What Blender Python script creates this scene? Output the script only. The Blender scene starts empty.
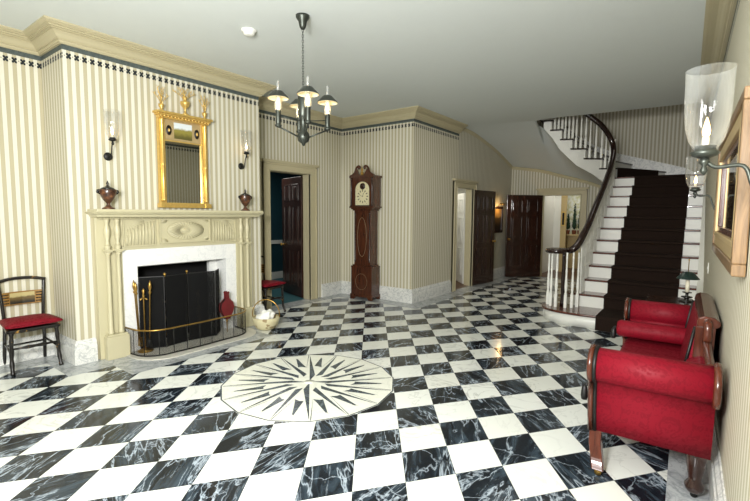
import bpy, bmesh, math, random
from mathutils import Vector, Matrix
random.seed(7)
PI = math.pi
C = bpy.context.scene.collection
sc = bpy.context.scene

# ------------------------------------------------------------------ materials
def lin(c):
    return tuple(((v/12.92) if v <= .04045 else ((v+.055)/1.055)**2.4) for v in [x/255 for x in c]) + (1,)
class NT:
    def __init__(s, name):
        s.m = bpy.data.materials.new(name); s.m.use_nodes = True
        s.n = s.m.node_tree.nodes; s.l = s.m.node_tree.links
        s.b = s.n['Principled BSDF']
    def node(s, t, **k):
        n = s.n.new(t)
        for a, b in k.items(): setattr(n, a, b)
        return n
    def link(s, a, b): s.l.new(a, b)
    def put(s, v, sock):
        if hasattr(v, 'links') or hasattr(v, 'is_linked'): s.l.new(v, sock)
        else: sock.default_value = v
    def math(s, op, a, b=None, c=None):
        n = s.node('ShaderNodeMath', operation=op)
        s.put(a, n.inputs[0])
        if b is not None: s.put(b, n.inputs[1])
        if c is not None: s.put(c, n.inputs[2])
        return n.outputs[0]
    def mix(s, f, a, b):
        n = s.node('ShaderNodeMix', data_type='RGBA')
        s.put(f, n.inputs[0]); s.put(a, n.inputs[6]); s.put(b, n.inputs[7])
        return n.outputs[2]
    def ramp(s, f, stops):
        n = s.node('ShaderNodeValToRGB'); s.put(f, n.inputs[0])
        cr = n.color_ramp
        while len(cr.elements) < len(stops): cr.elements.new(.5)
        for e, (p, c) in zip(cr.elements, stops): e.position = p; e.color = c
        return n.outputs[0]
    def noise(s, vec, scale, detail=4, rough=.5, dist=0):
        n = s.node('ShaderNodeTexNoise'); s.put(vec, n.inputs['Vector'])
        n.inputs['Scale'].default_value = scale; n.inputs['Detail'].default_value = detail
        n.inputs['Roughness'].default_value = rough; n.inputs['Distortion'].default_value = dist
        return n
    def pos(s): return s.node('ShaderNodeNewGeometry').outputs['Position']
    def obj(s): return s.node('ShaderNodeTexCoord').outputs['Object']
    def sep(s, v):
        n = s.node('ShaderNodeSeparateXYZ'); s.link(v, n.inputs[0]); return n.outputs
    def comb(s, x, y, z):
        n = s.node('ShaderNodeCombineXYZ')
        for i, v in enumerate((x, y, z)): s.put(v, n.inputs[i])
        return n.outputs[0]
    def vmath(s, op, a, b=None, sc_=None):
        n = s.node('ShaderNodeVectorMath', operation=op)
        s.put(a, n.inputs[0])
        if b is not None: s.put(b, n.inputs[1])
        if sc_ is not None: s.put(sc_, n.inputs['Scale'])
        return n.outputs[0]
    def bump(s, h, strength=.3, dist=.01):
        n = s.node('ShaderNodeBump'); n.inputs['Strength'].default_value = strength
        n.inputs['Distance'].default_value = dist; s.put(h, n.inputs['Height'])
        s.link(n.outputs[0], s.b.inputs['Normal'])
M = {}
def plain(name, rgb, rough=.5, metal=0, spec=.5, var=.06, vs=8, coat=0, bump=0):
    t = NT(name); n = t.noise(t.obj(), vs, 5)
    c = lin(rgb); d = tuple(max(0, x*(1-var*2)) for x in c[:3])+(1,); h = tuple(min(1, x*(1+var)) for x in c[:3])+(1,)
    t.link(t.mix(n.outputs['Fac'], d, h), t.b.inputs['Base Color'])
    t.b.inputs['Roughness'].default_value = rough; t.b.inputs['Metallic'].default_value = metal
    t.b.inputs['Specular IOR Level'].default_value = spec; t.b.inputs['Coat Weight'].default_value = coat
    if bump: t.bump(t.noise(t.obj(), vs*6, 3).outputs['Fac'], bump, .004)
    M[name] = t.m; return t.m
def wood(name, dark, light, rough=.3, scale=3, stretch=(1, 1, .12), coat=.3):
    t = NT(name); mp = t.node('ShaderNodeMapping'); t.link(t.obj(), mp.inputs[0])
    mp.inputs['Scale'].default_value = [s*scale for s in stretch]
    n = t.noise(mp.outputs[0], 6, 6, .6, 1.5)
    t.link(t.ramp(n.outputs['Fac'], [(.3, lin(dark)), (.7, lin(light))]), t.b.inputs['Base Color'])
    t.b.inputs['Roughness'].default_value = rough; t.b.inputs['Coat Weight'].default_value = coat
    M[name] = t.m; return t.m
def emis(name, rgb, s):
    t = NT(name); t.b.inputs['Emission Color'].default_value = lin(rgb); t.b.inputs['Emission Strength'].default_value = s
    t.b.inputs['Base Color'].default_value = lin(rgb); M[name] = t.m
def glass(name, op=.12, tint=(255, 255, 255)):
    t = NT(name); t.n.remove(t.b); out = t.n['Material Output']
    lw = t.node('ShaderNodeLayerWeight'); lw.inputs[0].default_value = .35
    tr = t.node('ShaderNodeBsdfTransparent'); tr.inputs[0].default_value = lin(tint)
    g = t.node('ShaderNodeBsdfGlossy'); g.inputs['Roughness'].default_value = .03
    d = t.node('ShaderNodeBsdfDiffuse'); d.inputs[0].default_value = (.8, .82, .8, 1)
    mx0 = t.node('ShaderNodeMixShader'); mx0.inputs[0].default_value = .25
    t.link(g.outputs[0], mx0.inputs[1]); t.link(d.outputs[0], mx0.inputs[2])
    f = t.math('MULTIPLY_ADD', lw.outputs['Facing'], .42, op)
    mx = t.node('ShaderNodeMixShader'); t.link(f, mx.inputs[0])
    t.link(tr.outputs[0], mx.inputs[1]); t.link(mx0.outputs[0], mx.inputs[2]); t.link(mx.outputs[0], out.inputs[0])
    M[name] = t.m

TS, TH = .3283, .6496        # tile side and half angle of the lozenge paving
def marble_vein(t, vec, scale, width, dist=.8):
    n = t.noise(vec, scale, 6, .55, dist)
    a = t.math('ABSOLUTE', t.math('SUBTRACT', n.outputs['Fac'], .5))
    return t.math('SUBTRACT', 1, t.math('MINIMUM', t.math('DIVIDE', a, width), 1))
def floor_tiles():
    t = NT('floor_tiles'); p = t.pos(); x, y, z = t.sep(p)
    xs = t.math('DIVIDE', x, 2*TS*math.sin(TH)); yc = t.math('DIVIDE', y, 2*TS*math.cos(TH))
    a = t.math('ADD', yc, xs); b = t.math('SUBTRACT', yc, xs)
    fa = t.math('FLOOR', a); fb = t.math('FLOOR', b)
    par = t.math('FLOORED_MODULO', t.math('ADD', fa, fb), 2)      # 0 = black
    wn = t.node('ShaderNodeTexWhiteNoise', noise_dimensions='2D'); t.link(t.comb(fa, fb, 0), wn.inputs['Vector'])
    rnd = wn.outputs['Value']; rc = wn.outputs['Color']
    vr = t.node('ShaderNodeVectorRotate', rotation_type='Z_AXIS'); t.link(p, vr.inputs['Vector'])
    t.link(t.math('MULTIPLY_ADD', rnd, 1.5, .3), vr.inputs['Angle'])
    st = t.vmath('MULTIPLY', vr.outputs[0], (.8, 3.6, 1.0))
    v = t.vmath('ADD', st, t.vmath('SCALE', rc, sc_=40.0))
    v1 = marble_vein(t, v, 1.5, .020, .35); v2 = marble_vein(t, v, 2.6, .022, .5); v4 = marble_vein(t, t.vmath('ADD', vr.outputs[0], t.vmath('SCALE', rc, sc_=17.0)), 1.7, .009, .3)
    cl = t.noise(v, 3, 5, .6, 1.0).outputs['Fac']
    patch = t.math('MINIMUM', 1, t.math('MAXIMUM', 0, t.math('MULTIPLY_ADD', cl, 4.2, -1.9)))
    veins = t.math('MINIMUM', 1, t.math('ADD', t.math('POWER', v1, 2.0), t.math('MAXIMUM', t.math('MULTIPLY', t.math('POWER', v2, 1.6), patch), t.math('MULTIPLY', t.math('POWER', v4, 1.5), .8))))
    blk = t.mix(t.math('MULTIPLY', patch, .55), lin((20, 25, 31)), lin((74, 90, 102)))
    blk = t.mix(t.math('MULTIPLY', veins, .75), blk, lin((178, 190, 200)))
    v3 = marble_vein(t, t.vmath('ADD', p, t.vmath('SCALE', rc, sc_=30.0)), 2.2, .03, 1.6)
    wh = t.mix(t.math('MULTIPLY', t.math('POWER', v3, 2.0), t.math('MULTIPLY_ADD', rnd, .5, .12)), lin((226, 229, 223)), lin((140, 143, 140)))
    cream = t.math('MULTIPLY', t.sep(rc)[1], .3)
    wh = t.mix(cream, wh, lin((212, 209, 192)))
    col = t.mix(par, blk, wh)
    # fine dark joints
    da = t.math('ABSOLUTE', t.math('SUBTRACT', t.math('FRACT', a), .5)); db = t.math('ABSOLUTE', t.math('SUBTRACT', t.math('FRACT', b), .5))
    j = t.math('GREATER_THAN', t.math('MAXIMUM', da, db), .494)
    col = t.mix(t.math('MULTIPLY', j, .55), col, lin((60, 62, 62)))
    t.link(col, t.b.inputs['Base Color'])
    t.b.inputs['Roughness'].default_value = .12; t.b.inputs['Specular IOR Level'].default_value = .36
    M['floor_tiles'] = t.m
floor_tiles()
def marble(name, base, vein, scale=2.5, width=.05, amt=.7, rough=.25, obj=False):
    t = NT(name); p = t.obj() if obj else t.pos()
    v = t.vmath('MULTIPLY', p, (1, 1, 1.0))
    v1 = marble_vein(t, v, scale, width, 1.2); v2 = marble_vein(t, t.vmath('ADD', v, (7.3, 2.1, 5)), scale*2.3, width*.7, 1.6)
    cl = t.noise(v, scale*1.4, 5, .6).outputs['Fac']
    f = t.math('MULTIPLY', t.math('MAXIMUM', t.math('POWER', v1, 1.5), t.math('MULTIPLY', v2, .6)), amt)
    c = t.mix(t.math('MULTIPLY', cl, .45), lin(base), lin(tuple((a*2+b)//3 for a, b in zip(base, vein))))
    t.link(t.mix(f, c, lin(vein)), t.b.inputs['Base Color']); t.b.inputs['Roughness'].default_value = rough
    M[name] = t.m
marble('marble_border', (186, 190, 190), (96, 102, 106), 4, .07, .6, .2)
marble('marble_white', (236, 236, 232), (190, 194, 196), 5, .05, .35, .25)
marble('marble_base', (228, 228, 222), (140, 146, 148), 6, .05, .6, .3)
marble('marble_dark_inlay', (44, 52, 58), (120, 132, 138), 8, .06, .6, .2)
marble('marble_pale_inlay', (232, 233, 220), (188, 190, 178), 5, .05, .3, .2)
marble('marble_hearth', (205, 202, 190), (160, 160, 152), 5, .05, .4, .3)

def wallpaper(name, cream, tan, frieze, per=.0715, phase=.0):
    t = NT(name); x, y, z = t.sep(t.pos())
    g = t.node('ShaderNodeNewGeometry'); nx, ny, nz = t.sep(g.outputs['Normal'])
    sel = t.math('GREATER_THAN', t.math('ABSOLUTE', nx), t.math('ABSOLUTE', ny))
    u = t.math('ADD', t.math('MULTIPLY', sel, y), t.math('MULTIPLY', t.math('SUBTRACT', 1, sel), x))
    fr = t.math('FRACT', t.math('DIVIDE', t.math('ADD', u, 20+phase), per))
    d = t.math('ABSOLUTE', t.math('SUBTRACT', fr, .5))          # 0 at centre of tan stripe
    tanm = t.math('LESS_THAN', d, .25)
    edge = t.math('MULTIPLY', t.math('GREATER_THAN', d, .215), t.math('LESS_THAN', d, .25))
    col = t.mix(tanm, lin(cream), lin(tan))
    col = t.mix(t.math('MULTIPLY', edge, .5), col, lin(tuple(int(c*.86) for c in tan)))
    n = t.noise(t.pos(), 60, 2).outputs['Fac']
    col = t.mix(t.math('MULTIPLY', n, .08), col, lin(tuple(int(c*.9) for c in tan)))
    if frieze:
        dz = t.math('ABSOLUTE', t.math('SUBTRACT', z, 3.16)); du = t.math('MULTIPLY', d, per)
        lo = t.math('LESS_THAN', t.math('MAXIMUM', dz, t.math('MULTIPLY', du, 1.25)), .027)
        notch = t.math('SUBTRACT', 1, t.math('MAXIMUM', t.math('MULTIPLY', t.math('GREATER_THAN', du, .012), t.math('LESS_THAN', dz, .005)), t.math('MULTIPLY', t.math('GREATER_THAN', dz, .018), t.math('LESS_THAN', du, .003))))
        blk = t.math('MULTIPLY', lo, notch)
        dot = t.math('MULTIPLY', t.math('LESS_THAN', dz, .006), t.math('GREATER_THAN', d, .43))
        blk = t.math('MAXIMUM', blk, t.math('MULTIPLY', dot, .6))
        line = t.math('LESS_THAN', t.math('ABSOLUTE', t.math('SUBTRACT', z, 3.238)), .024)
        zz = t.math('GREATER_THAN', z, 3.115); pale = t.math('MULTIPLY', zz, t.math('GREATER_THAN', d, .25))
        col = t.mix(blk, col, lin((26, 34, 40)))
        lc = t.mix(t.noise(t.pos(), 30, 3).outputs['Fac'], lin((54, 64, 64)), lin((98, 106, 102)))
        col = t.mix(line, col, lc)
    t.link(col, t.b.inputs['Base Color']); t.b.inputs['Roughness'].default_value = .55
    t.b.inputs['Specular IOR Level'].default_value = .25
    M[name] = t.m
wallpaper('paper_frieze', (214, 211, 195), (180, 172, 144), True)
wallpaper('paper_plain', (208, 205, 190), (170, 164, 142), False)
plain('trim_paint', (182, 173, 141), .4, var=.02)
plain('mantel_paint', (192, 185, 152), .38, var=.02)
plain('ceiling_paint', (212, 217, 214), .8, spec=.1, var=.01)
plain('white_paint', (232, 232, 224), .35, var=.02)
plain('teal_wall', (24, 62, 72), .6)
plain('teal_carpet', (30, 84, 92), .9, vs=40, var=.15)
plain('red_fabric0', (150, 18, 34), .7)
plain('black', (12, 11, 10), .5)
plain('firebox', (16, 15, 15), .9, var=.3, vs=3)
plain('dark_iron', (38, 38, 36), .45, metal=.6)
plain('pewter', (70, 74, 68), .38, metal=.7, var=.15, vs=20)
plain('brass', (176, 140, 72), .3, metal=.9, var=.1)
plain('gold', (226, 190, 108), .3, metal=.6, var=.15, vs=30)
plain('gilt_dark', (150, 112, 54), .4, metal=.2, var=.2, vs=30)
plain('gold_pale', (190, 166, 120), .4, metal=.35, var=.1, vs=20)
plain('candle', (238, 230, 205), .5)
plain('shade_inner', (238, 226, 190), .7)
plain('green_tole', (18, 40, 36), .35)
plain('runner', (38, 28, 23), .95, spec=.1, vs=60, var=.2)
plain('cloth_white', (240, 240, 232), .9, vs=25, var=.05, bump=.6)
plain('black_lacquer', (20, 16, 12), .25, coat=.4)
plain('red_bellows', (108, 30, 34), .45, vs=14, var=.3)
plain('topiary', (28, 58, 38), .9, vs=40, var=.4)
plain('terracotta', (120, 70, 48), .8)
plain('plaster_white', (230, 230, 222), .5)
plain('brown_floor', (92, 60, 38), .4)
plain('yellow_panel', (196, 172, 120), .5, var=.03)
wood('mahogany', (54, 24, 15), (98, 46, 28), .25)
wood('mahogany_dark', (28, 16, 12), (58, 31, 22), .22)
wood('clock_wood', (42, 22, 14), (88, 48, 30), .25, 4)
wood('frame_oak', (98, 74, 48), (146, 116, 80), .4, 5)
wood('rail_wood', (22, 12, 10), (46, 26, 20), .2)
glass('lamp_glass', .025); glass('chimney_glass', .6)
emis('bulb', (255, 222, 160), 22)
emis('flame', (255, 205, 130), 14)
def crimson():
    t = NT('crimson_damask'); p = t.obj(); x, y, z = t.sep(p)
    # mirrored ogee repeat broken into leafy figures
    def tri(v, per): return t.math('ABSOLUTE', t.math('SUBTRACT', t.math('FRACT', t.math('DIVIDE', v, per)), .5))
    u = t.math('ADD', x, t.math('MULTIPLY', y, 1.0)); q = t.comb(tri(u, .34), tri(z, .42), tri(y, .34))
    n = t.noise(q, 11, 3, .5, 1.6).outputs['Fac']
    m = t.math('GREATER_THAN', n, .54)
    t.link(t.mix(m, lin((122, 10, 29)), lin((110, 8, 25))), t.b.inputs['Base Color'])
    t.link(t.math('MULTIPLY_ADD', m, .2, .55), t.b.inputs['Roughness'])
    t.b.inputs['Specular IOR Level'].default_value = .2
    M['crimson'] = t.m
crimson()
def wicker():
    t = NT('wicker'); w = t.node('ShaderNodeTexWave'); w.inputs['Scale'].default_value = 30; w.bands_direction = 'Z'
    t.link(t.obj(), w.inputs['Vector']); w2 = t.node('ShaderNodeTexNoise'); w2.inputs['Scale'].default_value = 9
    t.link(t.obj(), w2.inputs['Vector'])
    c = t.mix(w.outputs['Fac'], lin((186, 176, 136)), lin((222, 214, 176)))
    t.link(t.mix(t.math('GREATER_THAN', w2.outputs['Fac'], .62), c, lin((150, 130, 92))), t.b.inputs['Base Color'])
    t.b.inputs['Roughness'].default_value = .6; t.bump(w.outputs['Fac'], .5, .003); M['wicker'] = t.m
wicker()
def mesh_screen(name, op, scale=220):
    t = NT(name); out = t.n['Material Output']; t.b.inputs['Base Color'].default_value = lin((17, 17, 17))
    t.b.inputs['Roughness'].default_value = .8; t.b.inputs['Specular IOR Level'].default_value = .15
    x, y, z = t.sep(t.obj())
    u = t.math('ADD', x, y)
    a = t.math('LESS_THAN', t.math('FRACT', t.math('MULTIPLY', t.math('ADD', u, z), scale)), op)
    b = t.math('LESS_THAN', t.math('FRACT', t.math('MULTIPLY', t.math('SUBTRACT', u, z), scale)), op)
    tr = t.node('ShaderNodeBsdfTransparent'); mx = t.node('ShaderNodeMixShader')
    t.link(t.math('MAXIMUM', a, b), mx.inputs[0]); t.link(tr.outputs[0], mx.inputs[1]); t.link(t.b.outputs[0], mx.inputs[2])
    t.link(mx.outputs[0], out.inputs[0]); M[name] = t.m
mesh_screen('screen_mesh', .62); mesh_screen('fender_mesh', .11, 90)
def mirror_mat():
    t = NT('mirror'); t.b.inputs['Base Color'].default_value = (.62, .62, .58, 1); t.b.inputs['Metallic'].default_value = 1
    t.b.inputs['Roughness'].default_value = .02; M['mirror'] = t.m
mirror_mat()
def dark_picture():
    t = NT('dark_canvas'); n = t.noise(t.obj(), 3, 5).outputs['Fac']
    t.link(t.ramp(n, [(.3, lin((12, 12, 12))), (.7, lin((46, 40, 30)))]), t.b.inputs['Base Color'])
    t.b.inputs['Roughness'].default_value = .08; t.b.inputs['Coat Weight'].default_value = 1; M['dark_canvas'] = t.m
dark_picture()
def landscape(name, sky, land, dark, sc_=1, axis=1):
    t = NT(name); o = t.sep(t.obj()); z = o[2]
    n = t.noise(t.obj(), 9*sc_, 5).outputs['Fac']
    zz = t.math('ADD', t.math('MULTIPLY', z, sc_), t.math('MULTIPLY', n, .12))
    c = t.ramp(t.math('ADD', zz, .44), [(.3, lin(dark)), (.46, lin(land)), (.54, lin(land)), (.62, lin(sky))])
    t.link(c, t.b.inputs['Base Color']); t.b.inputs['Roughness'].default_value = .35; M[name] = t.m
landscape('chair_scene', (176, 162, 112), (96, 78, 42), (34, 30, 20), 5)
landscape('mirror_scene', (214, 222, 224), (140, 130, 60), (90, 84, 40), 3)
landscape('sea_scene', (190, 150, 90), (90, 70, 44), (40, 30, 22), 1.2)
def dial():
    t = NT('clock_dial'); x, y, z = t.sep(t.obj())
    r = t.math('SQRT', t.math('ADD', t.math('MULTIPLY', x, x), t.math('MULTIPLY', z, z)))
    ang = t.math('ARCTAN2', x, z)
    ring = t.math('MULTIPLY', t.math('GREATER_THAN', r, .085), t.math('LESS_THAN', r, .122))
    f = t.math('FRACT', t.math('ADD', t.math('MULTIPLY', ang, 12/(2*PI)), .5))
    tick = t.math('LESS_THAN', t.math('ABSOLUTE', t.math('SUBTRACT', f, .5)), .16)
    fl = t.math('GREATER_THAN', t.noise(t.obj(), 60, 2).outputs['Fac'], .62)
    corner = t.math('MULTIPLY', t.math('GREATER_THAN', r, .15), fl)
    c = t.mix(t.math('MULTIPLY', ring, tick), lin((214, 206, 168)), lin((50, 44, 34)))
    c = t.mix(corner, c, lin((150, 110, 50)))
    t.link(c, t.b.inputs['Base Color']); t.b.inputs['Roughness'].default_value = .3; M['clock_dial'] = t.m
dial()
def toleware():
    t = NT('tole_red'); x, y, z = t.sep(t.obj()); w = t.noise(t.obj(), 22, 3).outputs['Fac']
    t.link(t.ramp(w, [(.35, lin((34, 18, 12))), (.55, lin((84, 50, 32))), (.75, lin((136, 92, 56)))]), t.b.inputs['Base Color'])
    t.b.inputs['Roughness'].default_value = .3; t.b.inputs['Coat Weight'].default_value = .4; M['tole_red'] = t.m
toleware()
def lacq_gold():
    t = NT('stencil_black'); n = t.noise(t.obj(), 26, 3).outputs['Fac']
    t.link(t.mix(t.math('GREATER_THAN', n, .66), lin((18, 14, 11)), lin((150, 112, 50))), t.b.inputs['Base Color'])
    t.b.inputs['Roughness'].default_value = .3; M['stencil_black'] = t.m
lacq_gold()

# ------------------------------------------------------------------ mesh builder
class MB:
    def __init__(s): s.v = []; s.f = []; s.sm = []; s.mi = []; s.cur = 0
    def add(s, vs, fs, smooth=False, T=None):
        o = len(s.v)
        for v in vs:
            v = Vector(v); s.v.append(T @ v if T is not None else v)
        for f in fs: s.f.append([i+o for i in f]); s.sm.append(smooth); s.mi.append(s.cur)
        return s
    def box(s, x0, x1, y0, y1, z0, z1, T=None):
        x0, x1 = sorted((x0, x1)); y0, y1 = sorted((y0, y1)); z0, z1 = sorted((z0, z1))
        v = [(x, y, z) for z in (z0, z1) for y in (y0, y1) for x in (x0, x1)]
        return s.add(v, [(0, 2, 3, 1), (4, 5, 7, 6), (0, 1, 5, 4), (2, 6, 7, 3), (0, 4, 6, 2), (1, 3, 7, 5)], False, T)
    def tube(s, pts, r, n=8, closed=False, T=None, flat=1.0):
        pts = [Vector(p) for p in pts]; N = len(pts)
        rr = r if isinstance(r, (list, tuple)) else [r]*N
        vs = []; prev = None
        for i, p in enumerate(pts):
            if closed: d = pts[(i+1) % N]-pts[i-1]
            else: d = pts[min(i+1, N-1)]-pts[max(i-1, 0)]
            if d.length < 1e-9: d = Vector((0, 0, 1))
            d.normalize()
            if prev is None:
                a = Vector((0, 0, 1)) if abs(d.z) < .9 else Vector((1, 0, 0)); u = d.cross(a).normalized()
            else: u = (prev-d*prev.dot(d)).normalized()
            prev = u; w = d.cross(u)
            for k in range(n):
                an = 2*PI*k/n; vs.append(p+u*math.cos(an)*rr[i]+w*math.sin(an)*rr[i]*flat)
        fs = []
        for i in range(N if closed else N-1):
            for k in range(n):
                a = i*n+k; b = i*n+(k+1) % n; c = ((i+1) % N)*n+(k+1) % n; d = ((i+1) % N)*n+k
                fs.append((a, b, c, d))
        if not closed: fs += [tuple(reversed(range(n))), tuple(range((N-1)*n, N*n))]
        return s.add(vs, fs, True, T)
    def lathe(s, prof, n=20, T=None, a0=0, a1=2*PI, caps=True):
        vs = []; full = abs(a1-a0-2*PI) < 1e-6; m = n if full else n+1
        for r, z in prof:
            for k in range(m):
                an = a0+(a1-a0)*k/n; vs.append((r*math.cos(an), r*math.sin(an), z))
        fs = []
        for i in range(len(prof)-1):
            for k in range(n):
                k2 = (k+1) % m; fs.append((i*m+k, i*m+k2, (i+1)*m+k2, (i+1)*m+k))
        if full and caps:
            if prof[0][0] > 1e-4: fs.append(tuple(reversed(range(m))))
            if prof[-1][0] > 1e-4: fs.append(tuple(range((len(prof)-1)*m, len(prof)*m)))
        return s.add(vs, fs, True, T)
    def prism(s, poly, a, b, axis='z', T=None, smooth=False):
        # poly 2D extruded a..b along axis: z:(x,y) x:(y,z) y:(x,z)
        def P(p, t): return {'z': (p[0], p[1], t), 'x': (t, p[0], p[1]), 'y': (p[0], t, p[1])}[axis]
        n = len(poly); vs = [P(p, a) for p in poly]+[P(p, b) for p in poly]
        fs = [tuple(range(n)), tuple(reversed(range(n, 2*n)))]
        s.add(vs, fs, False, T)
        o = len(s.v)-2*n
        for i in range(n):
            j = (i+1) % n; s.f.append([o+j, o+i, o+n+i, o+n+j]); s.sm.append(smooth); s.mi.append(s.cur)
        return s
    def sph(s, c, r, n=12, sz=1.0, T=None):
        prof = [(max(r*math.sin(PI*i/n), 0.0001), -r*sz*math.cos(PI*i/n)) for i in range(n+1)]
        X = Matrix.Translation(c)
        return s.lathe(prof, n+2, T=(T @ X) if T is not None else X, caps=False)
    def sweep(s, path, prof, closed=False):
        # prof: (out, z) offsets; path: list of (x,y) with mitred outward = left normal
        n = len(path); P = [Vector((p[0], p[1])) for p in path]; vs = []
        for i in range(n):
            d1 = (P[i]-P[i-1]).normalized() if (i > 0 or closed) else None
            d2 = (P[(i+1) % n]-P[i]).normalized() if (i < n-1 or closed) else None
            if d1 is None: d1 = d2
            if d2 is None: d2 = d1
            n1 = Vector((-d1.y, d1.x)); n2 = Vector((-d2.y, d2.x)); mm = (n1+n2).normalized(); k = 1/max(.3, mm.dot(n1))
            for (o, z) in prof: vs.append((P[i].x+mm.x*k*o, P[i].y+mm.y*k*o, z))
        m = len(prof); fs = []
        for i in range(n if closed else n-1):
            for j in range(m):
                j2 = (j+1) % m; i2 = (i+1) % n
                fs.append((i*m+j, i*m+j2, i2*m+j2, i2*m+j))
        if not closed: fs += [tuple(range(m)), tuple(reversed(range((n-1)*m, n*m)))]
        return s.add(vs, fs)
    def build(s, name, mats, parent=None, bevel=0, loc=None, label=None, sub=0):
        me = bpy.data.meshes.new(name); me.from_pydata([tuple(v) for v in s.v], [], s.f)
        if not isinstance(mats, (list, tuple)): mats = [mats]
        for m in mats: me.materials.append(M[m])
        for p, sm, mi in zip(me.polygons, s.sm, s.mi): p.use_smooth = sm; p.material_index = mi
        bm = bmesh.new(); bm.from_mesh(me); bmesh.ops.recalc_face_normals(bm, faces=bm.faces); bm.to_mesh(me); bm.free()
        o = bpy.data.objects.new(name, me); C.objects.link(o)
        if loc is not None:
            # mesh given in parent space; put origin at loc
            for v in me.vertices: v.co -= Vector(loc)
            o.location = loc
        if parent is not None: o.parent = parent
        if bevel:
            b = o.modifiers.new('bevel', 'BEVEL'); b.width = bevel; b.segments = 2; b.limit_method = 'ANGLE'; b.angle_limit = .6
        if sub:
            b = o.modifiers.new('sub', 'SUBSURF'); b.levels = sub; b.render_levels = sub
        if label: o['label'] = label
        return o
def thing(name, label, cat, loc=(0, 0, 0), rz=0, group=None):
    o = bpy.data.objects.new(name, None); C.objects.link(o); o.empty_display_size = .1
    o.location = loc; o.rotation_euler = (0, 0, rz); o['label'] = label; o['category'] = cat
    if group: o['group'] = group
    return o
def tag(o, label, cat, group=None):
    o['label'] = label; o['category'] = cat
    if group: o['group'] = group
    return o
def struct(o, label=None):
    o['kind'] = 'structure'
    if label: o['label'] = label
    return o
def dup(root, loc, rz, label, group=None):
    r = root.copy(); C.objects.link(r); r.location = loc; r.rotation_euler = (0, 0, rz); r['label'] = label
    if group: r['group'] = group
    for ch in list(root.children):
        c = ch.copy(); C.objects.link(c); c.parent = r
        for g in ch.children:
            d = g.copy(); C.objects.link(d); d.parent = c
    return r
def TR(x, y, z, rx=0, ry=0, rz=0):
    return Matrix.Translation((x, y, z)) @ Matrix.Rotation(rz, 4, 'Z') @ Matrix.Rotation(ry, 4, 'Y') @ Matrix.Rotation(rx, 4, 'X')
def arc(cx, cy, r, a0, a1, n):
    return [(cx+r*math.cos(a0+(a1-a0)*i/n), cy+r*math.sin(a0+(a1-a0)*i/n)) for i in range(n+1)]

# ------------------------------------------------------------------ room constants
XL, XC, XH = -3.66, -3.06, -1.99      # left wall, chimney face, hall wall
YC0, YC1 = -1.43, .98                 # chimney breast ends
YK = 3.47                             # clock wall
YF = 8.42                             # far wall
ZC = 3.42                             # ceiling
YB = -5.0
RWA = math.radians(1.26)
def rwx(y): return 2.285-.022*(y+.15)

# floor
m = MB()
m.add([(-3.9, YB, 0), (2.6, YB, 0), (2.6, 3.6, 0), (-3.9, 3.6, 0)], [(0, 1, 2, 3)])
m.add([(-2.1, 3.6, 0), (2.6, 3.6, 0), (2.6, 8.6, 0), (-2.1, 8.6, 0)], [(0, 1, 2, 3)])
m.cur = 1
fp = [(-3.34, YB), (-3.34, -1.62), (-2.72, -1.62), (-2.72, -1.22), (-2.3, -1.22), (-2.3, .55), (-2.72, .55), (-2.72, 1.3),
      (-3.41, 1.3), (-3.41, 3.1), (-1.66, 3.1), (-1.66, 8.2), (2.0, 8.2), (2.0, 3.0), (rwx(1.5)-.24, 1.5), (rwx(-5)-.24, YB)]
m.add([(x, y, .001) for x, y in fp], [tuple(range(len(fp)))])
struct(m.build('floor', ['marble_border', 'floor_tiles']), 'black and white lozenge marble floor with grey marble border')

def wall(name, p0, p1, z0, z1, mat, holes=(), th=.15, label=None, back='left'):
    # wall face on line p0->p1, solid to the LEFT of the direction
    P0 = Vector(p0); P1 = Vector(p1); L = (P1-P0).length; d = (P1-P0)/L; n = Vector((-d.y, d.x))*th
    m = MB()
    def seg(a, b, c, e):
        if b-a < 1e-5 or e-c < 1e-5: return
        q = [P0+d*a, P0+d*b, P0+d*b+n, P0+d*a+n]
        m.add([(v.x, v.y, c) for v in q]+[(v.x, v.y, e) for v in q],
              [(0, 1, 2, 3), (4, 7, 6, 5), (0, 4, 5, 1), (1, 5, 6, 2), (2, 6, 7, 3), (3, 7, 4, 0)])
    s = 0
    for (a, b, c, e) in sorted(holes):
        seg(s, a, z0, z1); seg(a, b, z0, c); seg(a, b, e, z1); s = b
    seg(s, L, z0, z1)
    return struct(m.build(name, mat), label)
W = 'paper_frieze'
wall('wall_left', (XL, YB), (XL, YK), 0, ZC, W, [(1.63-YB, 2.56-YB, 0, 2.31)], label='striped left wall with doorway beyond the chimney breast')
# chimney breast with fire opening
m = MB()
m.box(XL, XC, YC0, -.86, 0, ZC); m.box(XL, XC, .42, YC1, 0, ZC); m.box(XL, XC, -.86, .42, 1.05, ZC); m.box(XL, XL+.06, -.86, .42, 0, 1.05)
struct(m.build('wall_chimney', W), 'striped chimney breast')
wall('wall_corner', (XL, YK), (XH-.15, YK), 0, ZC, W, label='striped wall behind the tall clock')
wall('wall_hall', (XH, YK), (XH, 5.24), 0, ZC, W, [(5.13-YK, 5.2401-YK, 0, 2.16)])
wall('wall_passage', (XH, 5.24), (XH, YF), 0, ZC+.3, 'paper_plain', [(0, .70, 0, 2.16)])
wall('wall_far', (XH, YF), (2.4, YF), 0, 6, 'paper_plain', [(-1.17-XH, -.27-XH, 0, 2.10)], label='striped far wall at the end of the hall')
wall('wall_right', (rwx(9), 9), (rwx(YB), YB), 0, ZC, W, label='striped right wall behind the red sofa')
wall('wall_stair', (rwx(9), 9), (rwx(5.6), 5.6), ZC, 6, 'paper_plain')
wall('wall_back', (2.5, YB), (-3.8, YB), 0, ZC, W)
wall('wall_upper', (-2.2, YF), (-2.2, 5.3), ZC+.3, 6, 'paper_plain', th=-.1)
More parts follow.
